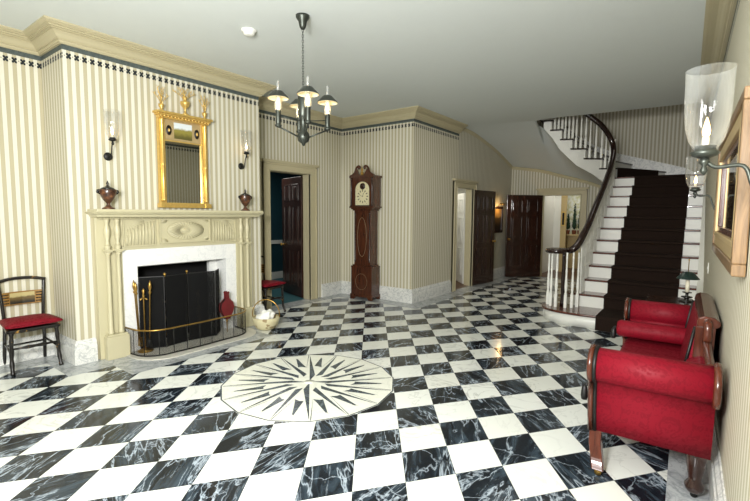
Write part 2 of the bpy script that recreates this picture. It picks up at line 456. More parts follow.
wall('wall_landing', (-2.2, 5.55), (2.4, 5.55), ZC+.31, 6, 'paper_plain', th=-.1)

# ceiling: flat, with stair well cut and soffit sweeping down under the upper flight
tip = [(-.53, 5.62), (-.3, 5.56), (-.05, 5.56), (.4, 5.61), (1.1, 5.66), (1.83, 5.71), (2.4, 5.74)]
m = MB()
cp = [(-3.9, YB), (2.55, YB), (2.55, 5.74)] + list(reversed(tip)) + [(-2.1, 5.24), (-2.1, 3.6), (-3.9, 3.6)]
m.prism(cp, ZC, ZC+.3)
struct(m.build('ceiling', 'ceiling_paint'), 'flat pale grey ceiling')
m = MB(); m.box(-2.3, 2.5, 5.4, 8.6, 6, 6.1); struct(m.build('ceiling', 'ceiling_paint'), 'ceiling high above the stair well')

def polyl(pts, t):
    P = [Vector(p) for p in pts]; Ls = [(P[i+1]-P[i]).length for i in range(len(P)-1)]; s = t*sum(Ls)
    for i, l in enumerate(Ls):
        if s <= l or i == len(Ls)-1: return P[i].lerp(P[i+1], min(1, s/l if l else 0))
        s -= l
def smooth(pts, n=6):
    P = [Vector(p) for p in pts]; out = []
    for i in range(len(P)-1):
        a = P[max(i-1, 0)]; b = P[i]; c = P[i+1]; d = P[min(i+2, len(P)-1)]
        for k in range(n):
            t = k/n; out.append(.5*((2*b)+(-a+c)*t+(2*a-5*b+4*c-d)*t*t+(-a+3*b-3*c+d)*t**3))
    return out+[P[-1]]
well = smooth([(-.53, 5.6, 3.421), (-.64, 5.8, 3.43), (-.68, 6.1, 3.44), (-.62, 6.34, 3.40), (-.45, 6.40, 3.2), (-.30, 6.44, 2.95), (0, 6.54, 2.63), (.29, 6.72, 2.44), (.5, 6.85, 2.25), (.66, 6.9, 2.1)], 5)
near = [Vector((-2.0, 5.22, 3.421)), Vector((-1.3, 5.42, 3.421))] + well
farb = smooth([(-2.0, YF, 2.88), (-1.26, YF, 2.76), (-.82, YF, 2.63), (-.3, YF, 2.48), (.14, YF, 2.32), (.66, YF, 2.1)])
leftb = smooth([(-2.0, 5.22, 3.421), (-2, 5.7, 3.41), (-2, 6.2, 3.36), (-2, 7.3, 3.17), (-2, YF, 2.88)])
rightb = [Vector((.66, 6.9, 2.1)), Vector((.66, YF, 2.1))]
NU, NV = 44, 20; vs = []
for j in range(NV+1):
    v = j/NV
    for i in range(NU+1):
        u = i/NU
        a = polyl(near, u); b = polyl(farb, u); c = polyl(leftb, v); d = polyl(rightb, v)
        bl = (1-u)*(1-v)*near[0]+u*(1-v)*near[-1]+(1-u)*v*farb[0]+u*v*farb[-1]
        vs.append((1-v)*a+v*b+(1-u)*c+u*d-bl)
m = MB(); m.add(vs, [(j*(NU+1)+i, j*(NU+1)+i+1, (j+1)*(NU+1)+i+1, (j+1)*(NU+1)+i) for j in range(NV) for i in range(NU)], True)
o = m.build('ceiling', 'ceiling_paint'); struct(o, 'curved plaster soffit sweeping down under the upper stair flight')

# crown moulding
crown = [(0, 3.262), (.022, 3.262), (.022, 3.274), (.03, 3.274), (.036, 3.29), (.052, 3.292), (.05, 3.30), (.066, 3.312), (.082, 3.334), (.106, 3.352), (.104, 3.358), (.124, 3.36), (.122, 3.37), (.146, 3.372), (.146, 3.382), (.170, 3.386), (.168, 3.392), (.195, 3.405), (.195, ZC), (0, ZC)]
def crownrun(path, mat='trim_paint'):
    m = MB(); m.sweep(path, [(-o, z) for o, z in crown]); return struct(m.build('trim_1', mat), 'tan crown moulding')
crownrun([(XL, YB), (XL, YC0), (XC, YC0), (XC, YC1), (XL, YC1), (XL, YK), (XH, YK), (XH, 5.24)]).name = 'trim_1'
crownrun([(rwx(5.6), 5.6), (rwx(YB), YB)]).name = 'trim_2'
# small cornice along hall under the vault and across the far wall
m = MB(); off = Vector((0, 0, -.075))
for pts, n in ((leftb, Vector((.03, 0, 0))), (farb, Vector((0, -.03, 0)))):
    q = []
    for p in pts: q += [p+Vector((0, 0, .02)), p+n*1.3+Vector((0, 0, -.005)), p+n*.8+off*.6, p+n*.5+off, p+off]
    k = 5; m.add(q, [(i*k+j, i*k+j+1, (i+1)*k+j+1, (i+1)*k+j) for i in range(len(pts)-1) for j in range(k-1)])
struct(m.build('trim_3', 'trim_paint'), 'slim tan cornice following the curved soffit')

# baseboards
bprof = [(0, 0), (.035, 0), (.035, .17), (.028, .18), (.026, .215), (.012, .235), (.008, .25), (0, .25)]
def base(name, path):
    m = MB(); m.sweep(path, [(-o, z) for o, z in bprof]); return struct(m.build(name, 'marble_base'), 'white veined marble baseboard')
base('baseboard_left', [(XL, YB), (XL, YC0), (XC, YC0), (XC, -1.25)])
base('baseboard_chimney', [(XC, .8), (XC, YC1), (XL, YC1), (XL, 1.46)])
base('baseboard_corner', [(XL, 2.88), (XL, YK), (XH, YK), (XH, 4.96)])
base('baseboard_hall', [(XH, 6.06), (XH, YF), (-1.32, YF)])
base('baseboard_right', [(rwx(3.5), 3.5), (rwx(YB), YB)])

# door casings
def casing(name, axis, c, a0, a1, h, w=.12, d=.04, sgn=1, wr=None):
    m = MB(); wr = wr or w
    def bx(u0, u1, z0, z1, dd):
        if axis == 'x': m.box(c, c+sgn*dd, u0, u1, z0, z1)
        else: m.box(u0, u1, c, c+sgn*dd, z0, z1)
    bx(a0-w, a0, 0, h, d); bx(a1, a1+wr, 0, h, d); bx(a0-w, a1+wr, h, h+w, d)
    bx(a0-w, a0-w+.025, 0, h+w, d+.018); bx(a1+wr-.025, a1+wr, 0, h+w, d+.018); bx(a0-w, a1+wr, h+w-.03, h+w, d+.018)
    bx(a0-.02, a0, 0, h, d+.012); bx(a1, a1+.02, 0, h, d+.012); bx(a0-.02, a1+.02, h, h+.02, d+.012)
    bx(a0-w-.03, a1+wr+.03, h+w, h+w+.045, d+.035)
    # reveal
    if axis == 'x':
        m.box(c-sgn*.15, c+.001, a0-.012, a0+.006, 0, h); m.box(c-sgn*.15, c+.001, a1-.006, a1+.012, 0, h); m.box(c-sgn*.15, c, a0, a1, h-.006, h+.01)
    else:
        m.box(a0-.012, a0+.006, c, c-sgn*.15, 0, h); m.box(a1-.006, a1+.012, c, c-sgn*.15, 0, h); m.box(a0, a1, c, c-sgn*.15, h-.006, h+.01)
    return struct(m.build(name, 'trim_paint', bevel=.004), 'cream painted door casing')
casing('trim_4', 'x', XL, 1.63, 2.56, 2.31, .13, wr=.16)
casing('trim_5', 'x', XH, 5.13, 5.94, 2.16, .13)
casing('trim_6', 'y', YF, -1.17, -.27, 2.10, .13, sgn=-1, wr=.15)

# doors
def door(name, w, h, loc, rz, mat, label, th=.045, knob_side=1, kmat='brass'):
    # hinge at origin, leaf along +X, thickness in y
    m = MB(); m.box(0, w, -th/2, th/2, .012, h)
    o = struct(m.build(name, mat, bevel=.003), label); o.location = loc; o.rotation_euler = (0, 0, rz)
    pm = MB(); st = .11; cw = (w-3*st)/2
    rows = [(.2, .2+h*.30), (.2+h*.30+.12, h-.55), (h-.44, h-.13)]
    for sd in (1, -1):
        for (z0, z1) in rows:
            for k in range(2):
                x0 = st+k*(cw+st); x1 = x0+cw; y = sd*th/2
                for (a, b, c, e) in ((x0, x1, z0, z0+.02), (x0, x1, z1-.02, z1), (x0, x0+.02, z0+.02, z1-.02), (x1-.02, x1, z0+.02, z1-.02)):
                    pm.box(a, b, y, y+sd*.012, c, e)
                pm.box(x0+.05, x1-.05, y, y+sd*.008, z0+.05, z1-.05)
    pm.build('door_panel', mat, o, bevel=.003)
    k = MB()
    for sd in (1, -1):
        k.lathe([(.026, 0), (.026, .004), (.009, .008), (.009, .035), (.026, .045), (.03, .058), (.022, .072), (.001, .076)], 14, T=TR(w-.065, sd*th/2, .98, rx=-sd*PI/2))
    k.build('door_handle', kmat, o, label='round brass knob')
    return o
door('door_1', .84, 2.28, (XL-.175, 2.56, .005), math.radians(163), 'mahogany_dark', 'dark mahogany six-panel door standing open in the teal room')
door('door_2', .85, 2.14, (XH+.05, 5.95, .005), math.radians(80.5), 'mahogany_dark', 'dark mahogany door swung open against the hall wall')
A = Vector((-1.16, YF-.06)); B = Vector((-1.86, 7.76)); dd = B-A
door('door_3', dd.length, 2.10, (A.x, A.y, .005), math.atan2(dd.y, dd.x), 'mahogany_dark', 'dark mahogany panel door standing open at the end of the hall')

# rooms beyond the doors
m = MB(); m.box(-6.3, -6.2, .6, 5.4, 0, 2.7); m.box(-6.3, XL-.15, .5, .6, 0, 2.7); m.box(-6.3, XL-.15, 5.4, 5.5, 0, 2.7); m.box(-6.3, XL-.151, .6, 5.4, 2.7, 2.75)
m.box(XL-.165, XL-.151, .6, 1.61, 0, 2.7); m.box(XL-.165, XL-.151, 2.60, 5.4, 0, 2.7)
struct(m.build('wall_teal_room', 'teal_wall'), 'teal walls of the room beyond the left doorway')
m = MB(); m.box(-6.3, XL-.1, .5, 5.5, -.02, .002); struct(m.build('floor', 'teal_carpet'), 'teal carpet in the room beyond the left doorway')
m = MB(); m.box(-6.2, -6.17, .6, 5.4, .86, .95); m.box(-6.2, -6.18, .6, 5.4, 0, .17); m.box(-6.2, XL-.17, 5.37, 5.4, .86, .95); m.box(-6.2, XL-.17, 5.38, 5.4, 0, .17)
struct(m.build('trim_7', 'white_paint'), 'pale chair rail and skirting on the teal wall')
m = MB(); m.box(-3.6, -3.5, 4.2, 7.6, 0, 2.6); m.box(-3.5, XH-.15, 4.2, 4.3, 0, 2.6); m.box(-3.5, XH-.15, 7.5, 7.6, 0, 2.6); m.box(-3.6, XH-.15, 4.2, 7.6, 2.6, 2.65)
struct(m.build('wall_side_room', 'white_paint'), 'white walls of the small room off the hall')
m = MB(); m.box(-3.6, XH-.02, 4.2, 7.6, -.02, .003); struct(m.build('floor', 'brown_floor'), 'brown floor of the small room off the hall')
o = door('door_4', .80, 2.08, (XH-.2, 6.02, .005), math.radians(133), 'white_paint', 'white panelled door inside the small room off the hall')
k = MB(); k.box(.66, .80, -.028, -.024, 1.18, 1.34); k.box(.66, .80, .024, .028, 1.18, 1.34); k.build('door_plate', 'brass', o, label='brass plate')
# room beyond the far opening
m = MB(); m.box(-3.0, 2.2, 11.0, 11.1, 0, 3); m.box(-3.1, -3.0, YF+.15, 11.1, 0, 3); m.box(2.2, 2.3, YF+.15, 11.1, 0, 3); m.box(-3.1, 2.3, YF+.15, 11.1, 3, 3.05)
def distant_paper():
    t = NT('paper_distant'); n = t.noise(t.pos(), 11, 3).outputs['Fac']
    t.link(t.ramp(n, [(.42, lin((214, 216, 206))), (.6, lin((196, 194, 150))), (.75, lin((150, 162, 140)))]), t.b.inputs['Base Color']); M['paper_distant'] = t.m
distant_paper()
struct(m.build('wall_distant', 'paper_distant'), 'pale flowered wallpaper of the room past the hall')
m = MB(); m.box(-3.1, 2.3, YF+.02, 11.1, -.02, .002); struct(m.build('floor', 'brown_floor'), 'floor of the room past the hall')
m = MB(); m.box(-3.0, 2.2, 10.94, 11.0, 0, .98); m.box(-3, 2.2, 10.9, 11, .98, 1.03)
for i in range(10): m.box(-2.7+i*.45, -2.35+i*.45, 10.92, 10.94, .2, .85)
struct(m.build('trim_8', 'yellow_panel', bevel=.004), 'tan panelled wainscot in the room past the hall')
m = MB(); m.box(-1.40, -1.34, 8.75, 10.3, 0, 2.3); m.box(-1.34, -1.06, 10.2, 10.3, 0, 2.6); struct(m.build('trim_9', 'white_paint'), 'pale partition seen through the far opening')
m = MB(); m.box(-1.08, -.93, 9.9, 9.96, 0, 2.35); struct(m.build('trim_10', 'yellow_panel'), 'tan pilaster seen through the far opening')
fp_ = thing('framed_picture', 'small gilt framed picture hanging on the tan pilaster past the hall', 'picture', (-1.005, 9.885, 1.5))
m = MB(); 
for (a, b, c, e) in ((-.05, .05, .17, .2), (-.05, .05, -.2, -.17), (-.05, -.03, -.17, .17), (.03, .05, -.17, .17)): m.box(a, b, -.01, .01, c, e)
m.build('frame', 'gold', fp_); m = MB(); m.box(-.03, .03, -.002, .006, -.17, .17); m.build('canvas', 'dark_canvas', fp_)
cons = thing('console_table', 'tan console table under the topiaries past the hall', 'table', (-.80, 10.72, 0))
m = MB(); m.box(-.45, .45, -.17, .17, 1.0, 1.04); m.build('tabletop', 'yellow_panel', cons)
for sx in (-1, 1):
    for sy in (-1, 1):
        m = MB(); m.box(sx*.42-.02, sx*.42+.02, sy*.14-.02, sy*.14+.02, 0, 1.0); m.build('leg', 'yellow_panel', cons)
def topiary(x, h, label):
    t = thing('potted_topiary', label, 'plant', (x, 10.72, 1.041), 0, 'potted topiaries on the console past the hall')
    m = MB(); m.lathe([(.05, 0), (.065, .1), (.07, .11), (.06, .12), (.001, .12)], 14); m.build('pot', 'terracotta', t)
    m = MB(); m.lathe([(.008, .11), (.008, .2)], 6); m.build('stem', 'mahogany_dark', t)
    m = MB(); rr = random.Random(int(x*100)); n = 12; prof = []
    for i in range(n+1):
        z = .16+h*i/n; prof.append((max(.002, .06*(1-(i/n)**1.3)+.012*rr.uniform(-1, 1)), z))
    prof[0] = (.02, .15); m.lathe(prof, 14)
    for k in range(140):
        i = rr.random(); a = rr.uniform(0, 2*PI); r = .06*(1-i**1.3)+.005; z = .17+h*i
        c = Vector((r*math.cos(a), r*math.sin(a), z)); s = .014
        m.add([c+Vector((s, 0, 0)), c+Vector((-s*.5, s, .4*s)), c+Vector((-s*.5, -s, .6*s)), c+Vector((math.cos(a)*s, math.sin(a)*s, s*2))], [(0, 1, 2), (0, 1, 3), (1, 2, 3), (0, 2, 3)])
    m.build('foliage', 'topiary', t)
topiary(-1.07, .42, 'shortest cone topiary at the left end of the distant console')
topiary(-.89, .72, 'tallest cone topiary in the middle of the distant console')
topiary(-.74, .58, 'cone topiary at the right end of the distant console')

# ------------------------------------------------------------------ compass medallion
cx, cy, R0 = -.781, -.287, .815
m = MB(); N16 = 16
outer = [(cx+R0*math.cos(2*PI*i/N16), cy+R0*math.sin(2*PI*i/N16)) for i in range(N16)]
m.prism(outer, .0015, .003)
def flatpoly(m, pts, z): m.add([(x, y, z) for x, y in pts], [tuple(range(len(pts)))])
def pol(a, r): return (cx+r*math.cos(a), cy+r*math.sin(a))
med = thing('floor_medallion', 'round compass star of pale and dark marble set in the checkered floor', 'floor inlay', (0, 0, 0))
m.build('disc', 'marble_pale_inlay', med)
m = MB()
for i in range(N16):
    a = 2*PI*i/N16; big = (i % 4 == 2)
    wd = -.075 if big else -.085
    # half dark ray
    base_r = .13 if big else .15
    flatpoly(m, [pol(a, base_r*.2 if big else base_r), pol(a+wd*(4.0 if big else 3.0), base_r*1.4), pol(a, R0*.985)], .0042)
    # joint line on the pale side
    flatpoly(m, [pol(a-.006, .2), pol(a, R0*.99), pol(a-.006/3, R0*.99)], .0041)
    b = a+PI/N16
    flatpoly(m, [pol(b-.115, .40), pol(b+.01, .43), pol(b+.02, R0*.88)], .0042)
    flatpoly(m, [pol(b-.115, .395), pol(b-.12, .40), pol(b-PI/N16+.01, R0*.97), pol(b-PI/N16+.02, R0*.97)], .0040)
    flatpoly(m, [pol(b-.085, .43), pol(b+.085, .43), pol(b+.02, R0*.84), pol(b-.003, R0*.84)], .0041)
    # rim line
    c0 = a; c1 = a+2*PI/N16; flatpoly(m, [pol(c0, R0), pol(c1, R0), pol(c1, R0*.985), pol(c0, R0*.985)], .0042)
m.build('star', 'marble_dark_inlay', med, label='dark veined marble star points')
m = MB(); m.lathe([(.05, .0035), (.05, .0043), (.001, .0043)], 16, T=Matrix.Translation((cx, cy, 0))); m.build('hub', 'marble_pale_inlay', med)

# ------------------------------------------------------------------ fireplace
YM = -.225
man = thing('fireplace_mantel', 'cream carved mantelpiece with oval sunburst around the white marble fireplace', 'fireplace', (XC, YM, 0))
X0 = 0.0
def mb(): return MB()
m = mb(); m.box(0, .05, -1.0, -.74, 0, 1.56); m.box(0, .05, .74, 1.0, 0, 1.56); m.box(0, .05, -.74, .74, 1.18, 1.56)
m.build('backboard', 'mantel_paint', man, bevel=.004)
m = mb()
m.sweep([(0, 1.0), (.16, 1.0), (.16, -1.0), (0, -1.0)], [(-.02, 1.55), (.03, 1.55), (.04, 1.575), (.06, 1.58), (.08, 1.60), (.08, 1.606), (-.02, 1.606)])
m.box(0, .15, -1.0, 1.0, 1.55, 1.61); m.box(0, .25, -1.05, 1.06, 1.605, 1.632)
m.build('shelf', 'mantel_paint', man, bevel=.004)
m = mb(); m.box(0, .10, -.98, .98, 1.53, 1.56)
for i in range(70): y = -.96+i*.0278; m.box(.10, .112, y, y+.014, 1.532, 1.55)
m.build('dentil_band', 'mantel_paint', man)
def col_pair(y):
    for sg in (-.052, .052):
        c = mb(); T = TR(.085, y+sg, 0)
        c.lathe([(.03, .27), (.032, .29), (.024, .31), (.022, .6), (.021, 1.0), (.02, 1.14), (.028, 1.15), (.028, 1.17)], 14, T=T)
        c.lathe([(.02, 1.24), (.024, 1.26), (.016, 1.29), (.03, 1.36), (.032, 1.41), (.018, 1.48), (.026, 1.5), (.026, 1.53)], 14, T=T)
        c.box(.05, .12, y+sg-.035, y+sg+.035, 1.17, 1.185); c.lathe([(.034, 1.185), (.026, 1.21), (.034, 1.235), (.034, 1.24)], 14, T=T)
        c.build('colonnette', 'mantel_paint', man)
    c = mb(); c.box(.0, .14, y-.115, y+.115, 0, .25); c.box(0, .13, y-.105, y+.105, .25, .27); c.build('plinth', 'mantel_paint', man, bevel=.004)
    c = mb(); c.box(.05, .13, y-.1, y+.1, 1.185, 1.20); c.build('capital', 'mantel_paint', man, bevel=.003)
col_pair(-.85); col_pair(.85)
def frame(m, y0, y1, z0, z1, x, w=.012, d=.014):
    for a in ((y0, y1, z0, z0+w), (y0, y1, z1-w, z1), (y0, y0+w, z0+w, z1-w), (y1-w, y1, z0+w, z1-w)): m.box(x, x+d, a[0], a[1], a[2], a[3])
# centre tablet with sunburst
m = mb(); m.box(.05, .078, -.33, .33, 1.235, 1.525); frame(m, -.33, .33, 1.235, 1.525, .078)
zc = 1.385
for i in range(32):
    a = 2*PI*i/32; c, s = math.cos(a), math.sin(a)
    p0 = Vector((.079, .075*c, zc+.04*s)); p1 = Vector((.083, .235*c, zc+.105*s))
    m.tube([p0, (p0+p1)/2+Vector((.005, 0, 0)), p1], [.0025, .007, .010], 6)
m.lathe([(.05, 0), (.045, .006), (.02, .010), (.001, .011)], 20, T=TR(.078, 0, zc) @ Matrix.Rotation(PI/2, 4, 'Y') @ Matrix.Diagonal((.5, 1, 1, 1)))
m.tube([(.08, .25*math.cos(2*PI*i/40), zc+.118*math.sin(2*PI*i/40)) for i in range(40)], .0035, 5, closed=True)
for sy in (-1, 1):
    for sz in (-1, 1):
        for k in range(7):
            a = k/6*PI/2; m.tube([(.08, sy*(.315-.02*math.cos(a)), zc+sz*(.13-.02*math.sin(a))), (.08, sy*(.315-.085*math.cos(a)), zc+sz*(.13-.045*math.sin(a)))], [.003, .005], 4)
m.build('sunburst_tablet', 'mantel_paint', man, label='raised tablet carved with an oval sunburst')
for sg in (-1, 1):
    m = mb(); y0, y1 = sorted((sg*.37, sg*.73)); m.box(.05, .058, y0, y1, 1.215, 1.52); frame(m, y0, y1, 1.215, 1.52, .058)
    for k in range(9):
        y = sg*(.395+k*.037); zt = 1.50-.16*((k)/8)**2
        m.tube([(.062, y, 1.232), (.064, y, zt)], .011, 6)
    for k in range(9):
        a = PI/2*k/8; yo = sg*.715; zo = 1.50
        r1 = .24 if k < 5 else .2
        m.tube([(.06, yo-sg*.10*math.cos(a), zo-.05*math.sin(a)), (.063, yo-sg*r1*math.cos(a)*.9, zo-.12*math.sin(a))], [.002, .006], 5)
    m.build('fluted_panel', 'mantel_paint', man, label='panel carved with flutes and a quarter fan')
# marble surround
m = mb(); m.box(.0, .045, -.74, -.58, 0, 1.18); m.box(0, .045, .58, .74, 0, 1.18); m.box(0, .045, -.58, .58, .985, 1.18)
m.box(-.2, 0, -.63, -.58, 0, 1.0); m.box(-.2, 0, .58, .63, 0, 1.0); m.box(-.2, 0, -.63, .63, .985, 1.03)
m.box(-.24, -.18, .47, .6, 0, 1.0); m.box(-.24, -.18, -.6, -.52, 0, 1.0); m.box(-.24, -.18, -.6, .6, .95, 1.0)
m.build('marble_surround', 'marble_white', man, bevel=.003, label='white veined marble surround')
m = mb(); m.box(-.52, -.50, -.63, .63, 0, 1.04); m.box(-.5, -.24, -.63, -.60, 0, 1.04); m.box(-.5, -.24, .60, .63, 0, 1.04); m.box(-.5, -.24, -.6, .6, 1.0, 1.04); m.box(-.5, -.0, -.6, .6, .0, .006)
m.build('firebox', 'firebox', man, label='black sooty firebox')
m = mb(); hp = [(XC-.2, -.93)]+[(XC+.03, -1.0), (-2.80, -1.0)]+arc(-2.8, -.66, .34, -PI/2, 0, 6)[1:]+arc(-2.8, .24, .34, 0, PI/2, 6)+[(XC+.03, .58), (XC-.2, .4)]
m.prism(hp, .0012, .012); struct(m.build('trim_11', 'marble_hearth', bevel=.003), 'pale stone hearth slab')

# andirons behind the screen
def andiron():
    t = thing('andiron', 'brass andiron standing behind the fire screen, nearer the poker stand', 'andiron', (XC-.02, YM-.27, .013), 0, 'andirons in the fireplace')
    m = MB(); m.lathe([(.045, .1), (.03, .13), (.012, .15), (.02, .2), (.03, .3), (.018, .42), (.012, .46), (.03, .5), (.02, .54), (.008, .58), (.001, .6)], 12); m.build('post', 'brass', t)
    m = MB(); m.tube([(0, 0, .11), (.03, -.06, .07), (.05, -.09, 0)], .011, 6); m.tube([(0, 0, .11), (.03, .06, .07), (.05, .09, 0)], .011, 6); m.build('foot', 'brass', t)
    m = MB(); m.tube([(0, 0, .1), (-.35, 0, .1), (-.35, 0, 0)], .012, 6); m.build('bar', 'dark_iron', t)
    return t
an = andiron(); dup(an, (XC-.02, YM+.2, .013), 0, 'brass andiron standing behind the fire screen, nearer the bellows')

# fire screen: four folding panels of wire mesh
fs = thing('fire_screen', 'folding black wire mesh fire screen standing in front of the firebox', 'fire screen', (0, 0, .013))
pts = [(XC+.06, -.815), (-2.87, -.57), (-2.90, -.28), (-2.84, .07), (XC+.07, .225)]
for i in range(4):
    a = Vector((*pts[i], 0)); b = Vector((*pts[i+1], 0)); d = (b-a).normalized(); ang = math.atan2(d.y, d.x); w = (b-a).length-.012
    T = TR(a.x+d.x*.006, a.y+d.y*.006, 0, rz=ang)
    m = MB(); m.box(.004, w-.004, -.0012, .0012, .012, .842, T=T); pn = m.build('mesh_panel', 'screen_mesh', fs)
    m = MB()
    for (x0, x1, z0, z1) in ((0, w, .84, .85), (0, w, .006, .014), (0, .007, 0, .85), (w-.007, w, 0, .85)): m.box(x0, x1, -.004, .004, z0, z1, T=T)
    m.build('panel_frame', 'black', fs)
for p in pts[1:3]:
    m = MB(); m.sph((p[0], p[1], .87), .016, 8); m.lathe([(.007, .84), (.007, .87)], 8, T=TR(p[0], p[1], 0)); m.build('finial', 'brass', fs, label='small brass ball finial')

# fender
fd = thing('fireplace_fender', 'low D-shaped wire fender with brass rail around the hearth', 'fender', (0, 0, .013))
fpth = [(XC+.05, -.965), (-2.88, -.955)]+arc(-2.84, -.69, .26, -PI/2, 0, 8)[1:]+[(-2.565, -.33), (-2.575, 0)]+arc(-2.84, .20, .26, 0, PI/2, 8)+[(XC+.05, .47)]
m = MB(); m.tube([(x, y, .295) for x, y in fpth], .009, 8); m.build('top_rail', 'brass', fd, label='brass top rail')
m = MB(); m.tube([(x, y, .012) for x, y in fpth], .008, 6)
tot = 0; P = [Vector(p) for p in fpth]; L = sum((P[i+1]-P[i]).length for i in range(len(P)-1))
for k in range(14):
    q = polyl([(x, y, 0) for x, y in fpth], k/13); m.tube([(q.x, q.y, .012), (q.x, q.y, .29)], .0045, 5)
m.build('bars', 'dark_iron', fd)
m = MB(); vs = [(x, y, z) for x, y in fpth for z in (.014, .289)]
m.add(vs, [(2*i, 2*i+2, 2*i+3, 2*i+1) for i in range(len(fpth)-1)]); o = m.build('wire_mesh', 'fender_mesh', fd)
o.modifiers.new('s', 'SOLIDIFY').thickness = .002

# fire tools
tl = thing('fire_tool_stand', 'brass stand for fire irons at the left end of the fender', 'stand', (-2.92, -.795, .013))
m = MB(); m.lathe([(.085, 0), (.085, .012), (.04, .03), (.012, .045), (.001, .05)], 18); m.build('base', 'brass', tl)
m = MB(); m.lathe([(.007, .04), (.007, .62), (.014, .64), (.007, .66), (.018, .7), (.001, .73)], 10); m.tube([(-.05, -.02, .6), (0, 0, .62), (.05, .02, .6)], .006, 6); m.tube([(-.02, .05, .6), (0, 0, .62), (.02, -.05, .6)], .006, 6); m.build('pole', 'brass', tl)
def tool(name, dx, dy, label, head):
    t = thing(name, label, 'fire iron', (-2.92+dx, -.795+dy, .02), 0, 'brass fire irons on the stand')
    m = MB(); m.lathe([(.007, .12), (.007, .66), (.018, .68), (.009, .7), (.020, .74), (.014, .78), (.001, .82)], 8, T=TR(0, 0, 0, rx=-dy*.8, ry=dx*.8)); m.build('handle', 'brass', t)
    m = MB()
    if head == 'shovel': m.box(-.03, .03, -.004, .004, .05, .16); m.box(-.03, -.026, -.004, .02, .05, .16); m.box(.026, .03, -.004, .02, .05, .16)
    elif head == 'brush': m.lathe([(.012, .14), (.025, .12), (.03, .05), (.001, .05)], 10)
    else: m.tube([(0, 0, .13), (0, 0, .05)], .005, 6); m.tube([(0, 0, .09), (.03, 0, .11)], .004, 6)
    m.build('head', 'dark_iron' if head != 'shovel' else 'brass', t); return t
tool('fire_shovel', -.04, -.045, 'brass fire shovel leaning on the stand by the left jamb', 'shovel')
tool('hearth_brush', .055, .02, 'brass handled hearth brush on the fire iron stand', 'brush')
tool('fire_poker', .03, -.065, 'thin brass poker on the fire iron stand', 'poker')
m = MB(); hx = [(-2.93+.0, -.80+dy, .70+dz) for dy, dz in ((-.03, .16), (.0, .12), (.08, .13), (.1, .16), (.11, .11))]

# bellows, standing on the nozzle
bl = thing('fireplace_bellows', 'red leather bellows standing nozzle down inside the fender', 'bellows', (-2.885, .262, .013))
def bell_pts(s, w):
    prof = [(.008, .0), (.01, .14), (.03, .18), (.085, .28), (.098, .34), (.085, .40), (.035, .445), (.022, .46), (.022, .52), (.03, .535), (.022, .55)]
    return prof
for sg, nm in ((-1, 'board'), (1, 'board')):
    pr_ = bell_pts(0, 0)[2:]; poly = [(r, z) for r, z in pr_]+[(-r, z) for r, z in reversed(pr_)]
    m = MB(); m.prism(poly, sg*.018, sg*.030, 'x'); m.build('board', 'red_bellows', bl, bevel=.003)
pr_ = bell_pts(0, 0)[2:7]; poly = [(r*.94, z) for r, z in pr_]+[(-r*.94, z) for r, z in reversed(pr_)]
m = MB(); m.prism(poly, -.018, .018, 'x'); m.build('leather', 'black', bl)
m = MB(); m.lathe([(.005, 0), (.009, .12), (.02, .2), (.001, .2)], 10); m.build('nozzle', 'brass', bl)

# basket with white cloth
bk = thing('round_basket', 'round wicker basket with a brass hoop handle beside the fireplace', 'basket', (-2.62, .70, .0015), math.radians(38))
m = MB(); m.lathe([(.07, 0), (.125, .02), (.162, .07), (.18, .13), (.185, .18), (.175, .18), (.165, .13), (.14, .07), (.08, .03), (.001, .028)], 28); m.build('bowl', 'wicker', bk)
m = MB(); m.tube([(.185*math.cos(2*PI*i/40), 0, .215+.20*math.sin(2*PI*i/40)) for i in range(40)], .007, 7, closed=True)
m.tube([(.176*math.cos(2*PI*i/32), .176*math.sin(2*PI*i/32), .17) for i in range(32)], .006, 6, closed=True); m.build('hoop_handle', 'brass', bk)
m = MB(); rr = random.Random(3)
bmx = bmesh.new(); bmesh.ops.create_icosphere(bmx, subdivisions=4, radius=1)
from mathutils import noise as mnoise
for v in bmx.verts:
    k = 1+.28*mnoise.noise(v.co*2.1)+.10*mnoise.noise(v.co*6)
    v.co = Vector((v.co.x*.125*k, v.co.y*.115*k, v.co.z*.095*k+.17+.03*v.co.x))
me = bpy.data.meshes.new('white_cloth'); bmx.to_mesh(me); bmx.free(); me.materials.append(M['cloth_white'])
for p in me.polygons: p.use_smooth = True
o = bpy.data.objects.new('white_cloth', me); C.objects.link(o); o.location = (-2.63, .69, .0015); o.rotation_euler = (0, 0, .66)
tag(o, 'crumpled white cloth lying in the round wicker basket', 'cloth')

# urns on the mantel
def urn(loc, label):
    t = thing('mantel_urn', label, 'urn', loc, 0, 'lidded urns on the mantel shelf')
    m = MB(); m.lathe([(.055, 0), (.055, .01), (.03, .022), (.014, .045), (.016, .055), (.044, .085), (.068, .135), (.076, .175), (.072, .182), (.06, .185)], 22); m.build('body', 'tole_red', t)
    m = MB(); m.lathe([(.07, .184), (.048, .20), (.02, .212), (.008, .225), (.014, .238), (.006, .255), (.001, .268)], 18); m.build('lid', 'black_lacquer', t)
    for sg in (-1, 1):
        m = MB(); m.tube([(0, sg*.066, .14), (0, sg*.09, .15), (0, sg*.095, .175), (0, sg*.075, .18)], .007, 6); m.sph((0, sg*.088, .16), .014, 8); m.build('handle', 'black_lacquer', t)
    return t
u = urn((-2.90, -1.13, 1.633), 'dark red lidded urn at the left end of the mantel shelf'); u.scale = (1.1, 1.1, 1.12)
dup(u, (-2.90, .60, 1.633), 0, 'dark red lidded urn at the right end of the mantel shelf')

